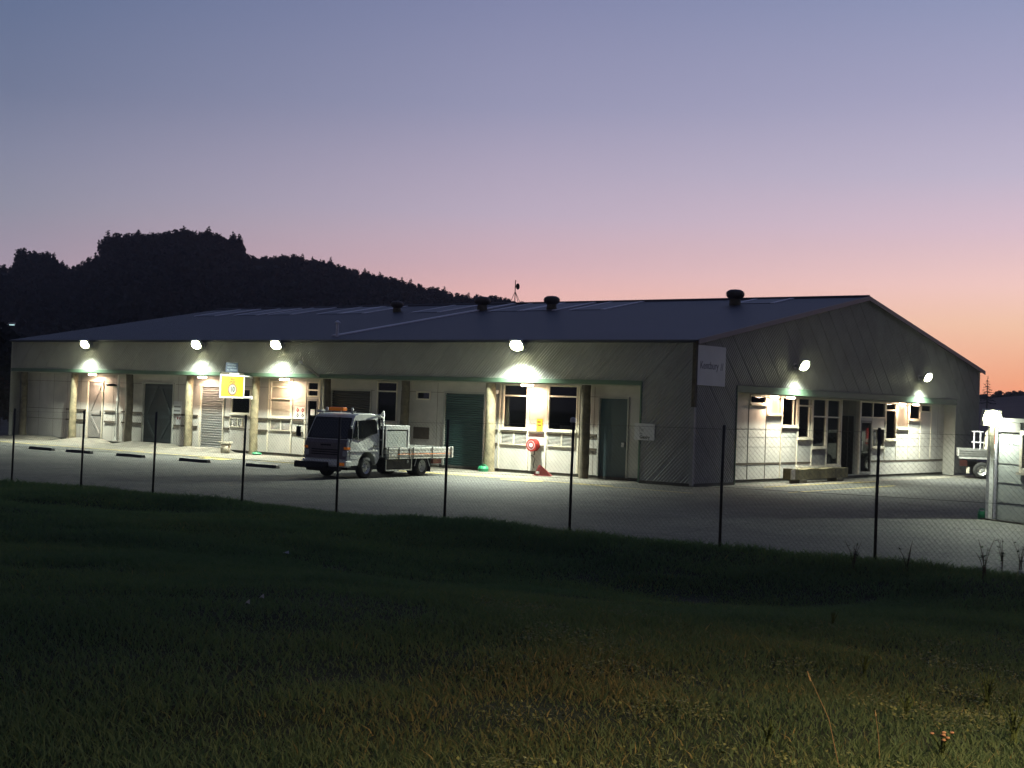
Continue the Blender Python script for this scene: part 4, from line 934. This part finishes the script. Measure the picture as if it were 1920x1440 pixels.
# street lamps ------------------------------------------------
def street_lamp(loc, h, rz, label, lens, power=0, col=(1, .6, .25), group='street lamps', cone=165, bl=.3):
    o = empty('street_lamp', loc, rz, label=label, cat='street lamp', group=group)
    MB().tube([(0, 0, 0), (0, 0, h*.6), (0, 0, h)], [.09, .07, .05], 10).tube([(0, 0, h-.05), (.5, 0, h+.12), (1.2, 0, h+.18)], .035, 8).build('pole', 'steel', o, smooth=True)
    MB().box((1.1, -.13, h+.12), (1.75, .13, h+.26)).build('lamp_head', 'steel', o, bevel=.03)
    MB().box((1.2, -.10, h+.07), (1.65, .10, h+.119)).build('lens', lens, o)
    if power:
        spot('lamp_beam', (1.42, 0, h+.0), (0, 0, -1), power, R(cone), col, .15, bl, o)
    return o
Wd_ = at(1645, 765, 0, VG); v = Wd_-CAM; v[0] *= -1; v /= math.hypot(v[0], v[1]); q = Wd_+v*46
street_lamp((q[0]-1.4, q[1], 0), q[2]+1.2, 0, 'sodium street lamp beyond the small shed, seen mirrored in the entrance window', 'sodlens')
a, b = 6.0, 3.4
q = CAM[:2]+RT2*a+FW2*b
street_lamp((q[0]+.8, q[1]-.6, float(gz(q[0], q[1]))), 4.3, math.atan2(-RT2[1], -RT2[0]), 'warm street lamp at the edge of the grass beside the viewpoint', 'sodlens', 7500, (1, .74, .40), cone=146, bl=1.0)
for px, py, D, lab in ((22, 609, 120, 'far street lamp with a faint bluish glow, higher of the two left of the building'), (20, 678, 190, 'far street lamp with a faint bluish glow, lower of the two left of the building')):
    k = dirat(px, py); P = CAM+k*D
    street_lamp((P[0]-1.4, P[1], 0), P[2]-.1, 0, lab, 'dimlens', group='far street lamps')

# ------------------------------------------------------------------ chain link fence
YF = -21.9
posts = [(28, 766), (158, 769), (293, 772), (460.5, 778), (637, 782), (840, 787), (1075, 788), (1357, 797), (1648, 802)]
fx = [(float(at(x, y, 1, YF)[0]), float(at(x, y, 1, YF)[2])) for x, y in posts]
fx = [(fx[0][0]-5.2, fx[0][1]-.06), (fx[0][0]-2.6, fx[0][1]-.03)]+fx+[(fx[-1][0]+2.6, fx[-1][1]+.02), (fx[-1][0]+5.2, fx[-1][1]+.04)]
FE = empty('chain_link_fence', (fx[4][0], YF, 0), label='chain link fence on thin dark steel posts along the top of the grass bank', cat='fence')
ox = fx[4][0]
for i, (x, zt) in enumerate(fx):
    g0 = float(gz(x, YF)); lean = random.uniform(-.02, .02) if i not in (5, 6) else 0
    top = zt
    MB().tube([(x-ox-.02*(i < 6), 0, g0-.2), (x-ox+.0, .0, (g0+top)/2), (x-ox+.01, 0, top)], .023, 8).build('post', 'post', FE, smooth=True)
    if i == 8: MB().lathe([(0, .05), (.045, .03), (.05, -.03), (0, -.05)], (x-ox, 0, zt+.0), n=10).build('post_cap', 'steel', FE)
# woven wire: two families of diagonals between a bottom and a top line
m = MB(); pitch = .075; xa, xb = fx[0][0], fx[-1][0]
def ztop(x): return float(np.interp(x, [q[0] for q in fx], [q[1] for q in fx]))-.06
def zbot(x): return float(gz(x, YF))+.05
x = xa
while x < xb:
    h = ztop(x)-zbot(x)
    for s_, yy in ((1, .032), (-1, .036)):
        x2 = x+s_*h
        if xa < x2 < xb:
            z0, z1 = zbot(x), zbot(x)+h; w = .0009
            m.add([(x-ox, yy, z0-w*1.4), (x2-ox, yy, z1-w*1.4), (x2-ox, yy+w*1.8, z1+w*1.4), (x-ox, yy+w*1.8, z0+w*1.4)], [(0, 1, 2, 3)])
            m.add([(x-ox-w, yy+.003, z0), (x2-ox-w, yy+.003, z1), (x2-ox+w, yy-.001, z1), (x-ox+w, yy-.001, z0)], [(0, 1, 2, 3)])
    x += pitch
m.build('wire_mesh', 'wire', FE)
m = MB()
for k_ in (0, 1):
    for (p, zp), (q, zq) in zip(fx[:-1], fx[1:]):
        za, zb = (ztop(p), ztop(q)) if k_ else ((zbot(p)+ztop(p))/2, (zbot(q)+ztop(q))/2)
        m.tube([(p-ox, .03, za), (q-ox, .03, zb)], .0022, 4, False)
m.build('strain_wire', 'wire', FE)

# ------------------------------------------------------------------ grass blades
def blades(name, n, rmin, rmax, azr, seed, pw=1.0, hs=1.0, label=None):
    g = np.random.default_rng(seed)
    r = rmin+(rmax-rmin)*g.random(n)**pw; a = (g.random(n)*2-1)*azr
    px_ = CAM[0]+r*(FW2[0]*np.cos(a)+RT2[0]*np.sin(a)); py_ = CAM[1]+r*(FW2[1]*np.cos(a)+RT2[1]*np.sin(a))
    cl = vnoise(px_, py_, .7, 3)*.5+vnoise(px_, py_, 2.3, 4)*.5
    bare = vnoise(px_, py_, .9, 14)*.6+vnoise(px_, py_, .33, 15)*.4
    keep = (py_ < -21.2+2.2*g.random(n)**3) & (g.random(n) < .35+cl) & (bare > .10+.14*g.random(n))
    px_, py_, r, cl = px_[keep], py_[keep], r[keep], cl[keep]; n = len(r)
    z = gz(px_, py_)
    edge = sm(-24.2, -22.4, py_)
    h = (.035+.06*g.random(n))*(.45+1.15*cl)*hs*(1+.45*edge*g.random(n)*2)
    w = (.0012+.0013*g.random(n))*(1+r/6.5)
    th = g.random(n)*2*np.pi; dx, dy = np.cos(th), np.sin(th)
    la = g.random(n)*2*np.pi; ln = h*(.25+.9*g.random(n))
    lx, ly = np.cos(la)*ln, np.sin(la)*ln
    V = np.zeros((n, 5, 3))
    for j, (t, ws) in enumerate(((0, 1), (0, -1), (.55, .8), (.55, -.8), (1, 0))):
        V[:, j, 0] = px_+dx*w*ws+lx*t*t; V[:, j, 1] = py_+dy*w*ws+ly*t*t; V[:, j, 2] = z-.01+h*t*(1-.12*t)
    base = np.arange(n)*5
    quad = np.stack([base, base+1, base+3, base+2], 1); tri = np.stack([base+2, base+3, base+4], 1)
    me = bpy.data.meshes.new(name); me.vertices.add(n*5); me.vertices.foreach_set('co', V.reshape(-1).astype(np.float32))
    li = np.concatenate([quad.reshape(-1), tri.reshape(-1)]).astype(np.int32)
    me.loops.add(len(li)); me.loops.foreach_set('vertex_index', li)
    me.polygons.add(2*n); me.polygons.foreach_set('loop_start', np.concatenate([np.arange(n)*4, n*4+np.arange(n)*3]).astype(np.int32))
    me.update(calc_edges=True)
    dry = vnoise(px_, py_, 1.6, 8); lat = (px_-CAM[0])*RT2[0]+(py_-CAM[1])*RT2[1]
    dryness = .12+.16*sm(22, 9, r)+.32*np.exp(-((lat-.6)/1.2)**2)*sm(15, 8, r)
    tint = np.clip(dryness+(dry-.5)*.55+(g.random(n)-.5)*.5+.35*(g.random(n) < .05), 0, 1)
    at_ = me.attributes.new('tint', 'FLOAT', 'POINT'); at_.data.foreach_set('value', np.repeat(tint, 5).astype(np.float32))
    me.materials.append(MT['grass']); o = bpy.data.objects.new(name, me); COL.objects.link(o)
    return tag(o, label or 'rough unmown grass covering the bank', 'grass', kind='stuff')
blades('grass', 620000, 4.6, 34, R(24), 3, .85)

def ground_cover(n, seed):
    g = np.random.default_rng(seed); V = []; F = []
    while len(F) < n:
        r = g.uniform(4.8, 13); a = g.uniform(-.02, .40); x = CAM[0]+r*(FW2[0]*math.cos(a)+RT2[0]*math.sin(a)); y = CAM[1]+r*(FW2[1]*math.cos(a)+RT2[1]*math.sin(a))
        if float(vnoise(x, y, .55, 21)) < .5+.25*g.random(): continue
        z = float(gz(x, y)); k = int(g.integers(5, 12)); sp = g.uniform(.03, .08)
        for _ in range(k):
            c = np.array([x+g.normal()*sp, y+g.normal()*sp, z+g.uniform(.015, .07)]); d = g.normal(size=3); d[2] = abs(d[2])*.4; d /= np.linalg.norm(d); q = np.cross(d, [0, 0, 1]); q /= np.linalg.norm(q); l_ = g.uniform(.010, .024); o = len(V)
            V.extend([tuple(c), tuple(c+d*l_*.5+q*l_*.45), tuple(c+d*l_*1.1), tuple(c+d*l_*.5-q*l_*.45)]); F.append((o, o+1, o+2, o+3))
    me = bpy.data.meshes.new('ground_cover'); me.from_pydata(V, [], F); me.materials.append(mat('ground_cover_leaf', (.13, .14, .05), .7, 0, .5, 9, spec=.2))
    o = bpy.data.objects.new('ground_cover', me); COL.objects.link(o); tag(o, 'low leafy ground cover among the grass at lower right', 'ground cover', kind='stuff')
ground_cover(9000, 4)
# weeds, stalks, litter ------------------------------------------------
def gpt(px, py):      # a point on the grass bank under a pixel
    k = dirat(px, py); t = 3.0
    while t < 60:
        P = CAM+k*t
        if P[2] <= float(gz(P[0], P[1])): return P
        t += .04
    return CAM+k*20
def weed(loc, h, n, label, leafm, seed, group=None, stemm='stalk', flower=0):
    rr = random.Random(seed); o = empty('weed_plant', loc, label=label, cat='weed', group=group)
    st = MB(); lf = MB(); fl = MB()
    for i in range(n):
        a = rr.random()*6.28; tilt = rr.uniform(.05, .45); hh = h*rr.uniform(.6, 1)
        pts = [(0.02*math.cos(a), .02*math.sin(a), -.03)]+[(math.cos(a)*tilt*hh*t*t, math.sin(a)*tilt*hh*t*t, hh*t) for t in (.35, .7, 1)]
        st.tube(pts, [.006, .005, .004, .002], 5)
        for q in range(7):
            t = rr.uniform(.15, .95); b = rr.random()*6.28; L_ = h*.13*rr.uniform(.6, 1.2)
            c = Vector((math.cos(a)*tilt*hh*t*t, math.sin(a)*tilt*hh*t*t, hh*t)); d = Vector((math.cos(b), math.sin(b), rr.uniform(-.1, .6))).normalized(); s_ = d.cross(Vector((0, 0, 1))).normalized()*L_*.28
            lf.add([c, c+d*L_*.5+s_, c+d*L_, c+d*L_*.5-s_], [(0, 1, 2, 3)])
        if flower and i < flower:
            p = Vector(pts[-1]); fl.lathe([(0, .006), (.008, .005), (.011, .0), (.004, -.006)], p, n=8)
    st.build('stem', stemm, o); lf.build('leaves', leafm, o)
    if flower: fl.build('flower_head', 'flower', o)
MT['weedleaf'] = mat('weed_leaf', (.07, .095, .03), .7, 0, .35, 8, spec=.2)
MT['darkleaf'] = mat('climber_leaf', (.03, .045, .02), .8, 0, .3, 8, spec=.2)
for i, (px, py, h, lab, f) in enumerate(((1765, 1425, .13, 'small plant with pale orange flowers in the near right grass', 4), (1620, 1275, .2, 'leafy weed in the right grass, left of two', 0), (1850, 1330, .24, 'leafy weed near the right edge of the grass', 0), (1440, 1400, .14, 'low leafy weed at the bottom of the grass', 0), (1700, 1350, .16, 'bushy weed above the orange-flowered plant', 0), (1900, 1400, .22, 'weed in the bottom right corner of the grass', 0), (1560, 1180, .2, 'weed standing alone in the middle of the right grass', 0))):
    weed(gpt(px, py), h, 12, lab, 'weedleaf', i, 'weeds in the near grass', 'weedleaf', f and 9)
for i, (px, py, h, lab) in enumerate(((1880, 1075, .62, 'climbing weed against the fence in front of the small shed'), (1845, 1085, .5, 'tall weed at the fence below the green box'), (1700, 1078, .45, 'weed at the fence right of the rightmost post'), (1600, 1070, .42, 'weed at the fence left of the rightmost post'), (1913, 1070, .55, 'tall weed at the fence by the right edge of the photo'))):
    weed(gpt(px, py), h, 6, lab, 'darkleaf', 30+i, 'weeds along the fence', 'rail')
for px, py, ln, hd, lab in ((1575, 1438, .42, -.16, 'tall dry stalk arching in the near grass'), (1650, 1432, .24, -.03, 'short dry stalk right of the arching one')):
    P = gpt(px, py); o = empty('dry_stalk', P, label=lab, cat='stalk', group='dry stalks')
    MB().tube([(0, 0, -.02), (RT2[0]*hd*.35, RT2[1]*hd*.35, ln*.5), (RT2[0]*hd, RT2[1]*hd, ln)], [.0026, .002, .001], 5).build('stem', 'stalk', o)
    MB().tube([(RT2[0]*hd*.9, RT2[1]*hd*.9, ln*.9), (RT2[0]*hd, RT2[1]*hd, ln)], [.005, .002], 5).build('seed_head', 'stalk', o)
for px, py, lab in ((535, 1043, 'scrap of white litter in the grass below the truck'), (463, 1141, 'tiny white scrap in the grass, lower left of a pair'), (490, 1130, 'tiny white scrap in the grass, upper right of a pair')):
    P = gpt(px, py); s_ = .07 if py < 1100 else .03
    o = MB().add([(-s_, 0, .03), (0, -s_*.5, .05), (s_, 0, .035), (.2*s_, s_*.6, .07), (-.4*s_, s_*.5, .04)], [(0, 1, 3, 4), (1, 2, 3)]).build('litter', 'litter'); o.location = P; tag(o, lab, 'litter', 'white litter in the grass')

# ------------------------------------------------------------------ hills and trees
prof = [(-700, 560), (-300, 520), (-80, 500), (0, 491), (20, 496), (32, 492), (36, 470), (45, 458), (60, 466), (85, 466), (95, 480), (112, 484), (126, 503), (140, 497), (160, 490), (185, 477), (193, 477), (195, 440), (203, 434), (225, 437), (260, 434), (290, 438), (322, 427), (346, 421), (370, 433), (395, 434), (420, 440), (430, 452), (437, 437), (447, 442), (457, 468), (468, 480), (500, 480), (531, 477), (567, 478), (600, 488), (618, 485), (640, 498), (665, 503), (700, 510), (740, 520), (790, 533), (835, 544), (880, 552), (940, 556), (975, 565), (1040, 590), (1150, 640), (1300, 700), (1500, 760)]
gpro = [(-700, 590), (-300, 550), (0, 520), (60, 518), (126, 522), (160, 515), (190, 505), (250, 490), (346, 480), (440, 490), (500, 505), (600, 512), (700, 535), (800, 558), (880, 578), (975, 590), (1040, 605), (1150, 660), (1300, 730), (1500, 790)]
gpro = [(x, max(np.interp(q, [a[0] for a in prof], [a[1] for a in prof]) for q in range(int(x)-36, int(x)+37, 6))+16) for x in range(-760, 1570, 20)]
D0 = 600.
def hillmesh(name, gp, D, near, far, m, x0, x1, step, amp):
    vs = []; pxs = np.arange(x0, x1, step); ds = np.concatenate([np.linspace(near, D, 16), np.linspace(D, far, 7)[1:]])
    for dd in ds:
        for p in pxs:
            yg = np.interp(p, [q[0] for q in gp], [q[1] for q in gp]); k = dirat(p, yg)
            hr_ = max(0, CAM[2]+k[2]*D); f_ = max(0, (dd-near)/(D-near))**1.2 if dd <= D else 1-.75*sm(D, far, dd)
            X, Y = CAM[0]+k[0]*dd, CAM[1]+k[1]*dd
            vs.append((X, Y, float(hr_*f_+amp*f_*(vnoise(X, Y, 40, 3)-.5)*(0 if dd > D-45 else 1)-.1)))
    n = len(pxs); me = bpy.data.meshes.new(name)
    me.from_pydata(vs, [], [(j*n+i, j*n+i+1, (j+1)*n+i+1, (j+1)*n+i) for j in range(len(ds)-1) for i in range(n-1)])
    for f_ in me.polygons: f_.use_smooth = True
    me.materials.append(MT[m]); o = bpy.data.objects.new(name, me); COL.objects.link(o); o['kind'] = 'structure'; return o, ds
hillmesh('hill', gpro, D0, 230, 780, 'hill', -760, 1560, 20, 5)
fgp = [(1200, 760), (1700, 752), (1840, 746), (1860, 741), (1900, 738), (1960, 733), (2100, 720), (2400, 700), (2800, 740)]
hillmesh('far_hills', fgp, 600., 320, 780, 'farhill', 1150, 2850, 20, 6)

def sky_blocker_hill():  # unseen hill, added to darken the sky mirrored in the gable windows
    vs = []; az = np.radians(np.arange(4, 130, 4.)); ds = (150, 200, 260, 330, 420, 520)
    for dd in ds:
        for a in az:
            hh = 62*sm(150, 400, dd)*sm(math.radians(4), math.radians(30), a)*(.8+.4*float(vnoise(a*9, dd/120, 1., 9)))
            vs.append((CAM[0]+20+dd*math.sin(a), CAM[1]+dd*math.cos(a), float(hh)-.2))
    n = len(az); me = bpy.data.meshes.new('sky_blocker_hill'); me.from_pydata(vs, [], [(j*n+i, j*n+i+1, (j+1)*n+i+1, (j+1)*n+i) for j in range(len(ds)-1) for i in range(n-1)])
    for f_ in me.polygons: f_.use_smooth = True
    me.materials.append(MT['hill']); o = bpy.data.objects.new('sky_blocker_hill', me); COL.objects.link(o); o['kind'] = 'structure'
sky_blocker_hill()
def crown_mesh(kind, seed):
    g = np.random.default_rng(seed); vs = []; fs = []
    def leaf(c, s_):
        a = g.normal(size=3); a /= np.linalg.norm(a); b = np.cross(a, g.normal(size=3)); b /= np.linalg.norm(b)
        o = len(vs); vs.extend([tuple(c-a*s_-b*s_*.6), tuple(c+a*s_-b*s_*.5), tuple(c+a*s_*.8+b*s_*.7), tuple(c-a*s_*.7+b*s_*.6)]); fs.append((o, o+1, o+2, o+3))
    if kind == 'round':      # unit height 1, crown from .2 to 1
        for _ in range(11):
            c = np.array([g.normal()*.13, g.normal()*.13, .30+g.random()*.48]); rad = .13+g.random()*.10
            for _ in range(70):
                d = g.normal(size=3); d /= np.linalg.norm(d); leaf(c+d*rad*(.55+.5*g.random())*np.array([1, 1, .9]), .034+.024*g.random())
        for _ in range(70): leaf(np.array([g.normal()*.05, g.normal()*.05, .72+.22*g.random()]), .035)
    elif kind == 'cone':
        for i in range(16):
            z = .12+.86*i/15; rad = .20*(1-z)**.8+.012
            for _ in range(int(10+46*(1-z))):
                a = g.random()*6.28; q = rad*(.35+.75*g.random()); leaf(np.array([q*math.cos(a), q*math.sin(a), z-.25*q+.03*g.normal()]), .02+.03*(1-z))
    else:                    # tiered pine with gaps between whorls
        for i in range(9):
            z = .14+.80*i/9; rad = .30*(1-z)+.01
            for j in range(6):
                a = j*math.pi/3+i*.5
                for t in np.linspace(.1, 1, 9): leaf(np.array([rad*t*math.cos(a), rad*t*math.sin(a), z-.05*t+.01*g.normal()]), .018*(1.25-z))
        for _ in range(40): leaf(np.array([g.normal()*.012, g.normal()*.012, .82+.18*g.random()]), .012)
    me = bpy.data.meshes.new('crown'); me.from_pydata(vs, [], fs); me.materials.append(MT['leafd']); return me
def trunk_mesh():
    m = MB().tube([(0, 0, -.1), (.005, 0, .4), (0, .004, .86)], [.022, .015, .004], 6)
    for a in range(5): m.tube([(0, 0, .28+.09*a), (.12*math.cos(a*2.2), .12*math.sin(a*2.2), .40+.09*a)], [.009, .003], 4)
    me = bpy.data.meshes.new('trunk'); me.from_pydata(m.v, [], m.f); me.materials.append(MT['bark']); return me
CR = {k: [crown_mesh(k, s_) for s_ in range(n)] for k, n in (('round', 5), ('cone', 3), ('tier', 1))}; TM = trunk_mesh()
def tree(kind, loc, h, w, label, group=None, i=0, name=None):
    o = empty(name or {'round': 'broadleaf_tree', 'cone': 'conifer_tree', 'tier': 'pine_tree'}[kind], loc, random.random()*6.28, label=label, cat='tree', group=group)
    o.scale = (w, w, h)
    for nm, me in (('trunk', TM), ('crown', CR[kind][i % len(CR[kind])])):
        c = bpy.data.objects.new(nm, me); COL.objects.link(c); c.parent = o
    return o
def hill_tree(px, py, D, hm, kind, wf, label, group, i=0):
    k = dirat(px, py); P = CAM+k*D
    tree(kind, (P[0], P[1], P[2]-hm), hm, hm*wf, label, group, i)
px = -60.; i = 0
while px < 985:
    top = float(np.interp(px, [q[0] for q in prof], [q[1] for q in prof]))+random.uniform(-4, 5)
    if 30 <= px < 128: gname = 'tree clump on the left end of the hill'; h = 12
    elif 193 <= px < 460: gname = 'tall trees on the hill summit'; h = 14
    elif px < 193: gname = 'low trees on the left saddle of the hill'; h = 9
    else: gname = 'rounded trees along the falling ridge'; h = random.uniform(7.5, 11)
    lab = {'tree clump on the left end of the hill': 'dark tree in the clump on the left end of the hill skyline', 'tall trees on the hill summit': 'tall dark tree in the crowded row on the hill summit', 'low trees on the left saddle of the hill': 'low dark tree on the saddle left of the hill summit', 'rounded trees along the falling ridge': 'rounded dark tree on the ridge falling towards the building'}[gname]
    hill_tree(px, top, D0+random.uniform(-6, 10), h, 'round', random.uniform(.62, .88), lab, gname, i)
    if random.random() < .14 and gname != 'low trees on the left saddle of the hill':
        hill_tree(px+4, top-random.uniform(0, 5), D0-8, h, 'cone', 1.35, lab.replace('rounded', 'pointed').replace('tall dark', 'pointed dark').replace('dark tree in', 'pointed dark tree in'), gname.replace('rounded', 'pointed').replace('tall', 'pointed')+(' among rounder ones' if 'clump' in gname else ''), i)
    i += 1; px += (8.5 if gname != 'tall trees on the hill summit' else 9.5)*random.uniform(.8, 1.25)
for px, py, lab in ((203, 434, 'pointed conifer at the left edge of the hill summit trees'), (260, 431, 'slim pointed conifer among the summit trees'), (437, 436, 'pointed conifer, left one of the pair at the right end of the summit'), (448, 441, 'pointed conifer, right one of the pair at the right end of the summit'), (102, 474, 'pointed conifer at the right side of the left clump'), (568, 476, 'small pointed tree on the ridge right of the summit')):
    hill_tree(px, py, D0-8, 15 if py < 470 else 10, 'cone', 1.3, lab, 'pointed conifers on the hill', i); i += 1
hill_tree(1852, 705, 420, 8.5, 'tier', 1.25, 'tiered pine silhouetted against the orange sky right of the gable', None)
for px, py in ((1874, 731), (1890, 738), (1901, 731), (1913, 731), (1925, 733), (1862, 738), (1845, 737)):
    hill_tree(px, py, 580, 5.2, 'round', 1.4, 'low dark tree on the far hills at the right edge', 'trees on the far hills', int(px))
# forest covering the hillside
g = np.random.default_rng(5); FV = []; FF = []
base_me = [(np.array([v_.co[:] for v_ in CR['round'][k_].vertices]), [tuple(p.vertices) for p in CR['round'][k_].polygons]) for k_ in range(3)]
cnt = 0
while cnt < 1500:
    p = g.uniform(-120, 1000); t = g.random()**.6; dd = 300+(D0-12-300)*t
    yg = np.interp(p, [q[0] for q in gpro], [q[1] for q in gpro]); k = dirat(p, yg); zz = max(0, CAM[2]+k[2]*D0)*((dd-230)/(D0-230))**1.2
    X, Y = CAM[0]+k[0]*dd, CAM[1]+k[1]*dd; bv, bf = base_me[int(cnt) % 3]; h = g.uniform(6, 10)
    tpx = np.interp(p, [q[0] for q in prof], [q[1] for q in prof]); kk = dirat(p, tpx)
    if zz+h*.8 > CAM[2]+kk[2]*dd-2.2: cnt += .2; continue
    a = g.random()*6.28
    sel = g.choice(len(bf), 110, replace=False); o = len(FV); ca, sa_ = math.cos(a), math.sin(a)
    for j, fi in enumerate(sel):
        for vi in bf[fi]:
            c = bv[vi]; cc = bv[bf[fi][0]]; c = cc+(c-cc)*2.0
            FV.append((X+(c[0]*ca-c[1]*sa_)*h, Y+(c[0]*sa_+c[1]*ca)*h, zz+(c[2]-.25)*h))
        FF.append(tuple(o+j*4+q for q in range(4)))
    cnt += 1
me = bpy.data.meshes.new('hillside_forest'); me.from_pydata(FV, [], FF); me.materials.append(MT['leafd'])
o = bpy.data.objects.new('hillside_forest', me); COL.objects.link(o); tag(o, 'dark forest covering the hillside behind the building', 'forest', kind='stuff')
# trees and bush at the left end of the building
for px, py, D, h, w, lab, mm in ((6, 596, 108, 8, .8, 'dark tree beyond the left end of the building', 'round'), (-30, 560, 112, 10, .8, 'taller dark tree beyond the left edge of the photo', 'round'), (-14, 640, 104, 6.5, .9, 'smaller dark tree beyond the left end of the building', 'round')):
    k = dirat(px, py); P = CAM+k*D; tree(mm, (P[0], P[1], P[2]-h), h, h*w, lab, None, i); i += 1
k = dirat(2, 706); P = CAM+k*82; h = P[2]
bo = tree('round', (P[0], P[1], 0), h*1.02, 3.2, 'reddish bush beside the left end of the building', None, 2, 'bush')
for c in [q for q in bpy.data.objects if q.parent is bo and q.name.startswith('crown')]:
    c.data = c.data.copy(); c.data.materials.clear(); c.data.materials.append(MT['leafr'])

# ------------------------------------------------------------------ evening haze
HZ = MB().box((-940, -560, -4), (640, 900, 125)).build('haze', 'dark'); HZ['kind'] = 'stuff'; HZ['label'] = 'thin evening haze over the whole yard'
hm = bpy.data.materials.new('evening_haze'); hm.use_nodes = True; t = hm.node_tree; t.nodes.clear()
ho = t.nodes.new('ShaderNodeOutputMaterial'); hv = t.nodes.new('ShaderNodeVolumePrincipled'); hv.inputs['Color'].default_value = (.85, .88, 1, 1); hv.inputs['Density'].default_value = .00024; hv.inputs['Anisotropy'].default_value = .0
t.links.new(hv.outputs[0], ho.inputs['Volume']); HZ.data.materials.clear(); HZ.data.materials.append(hm)
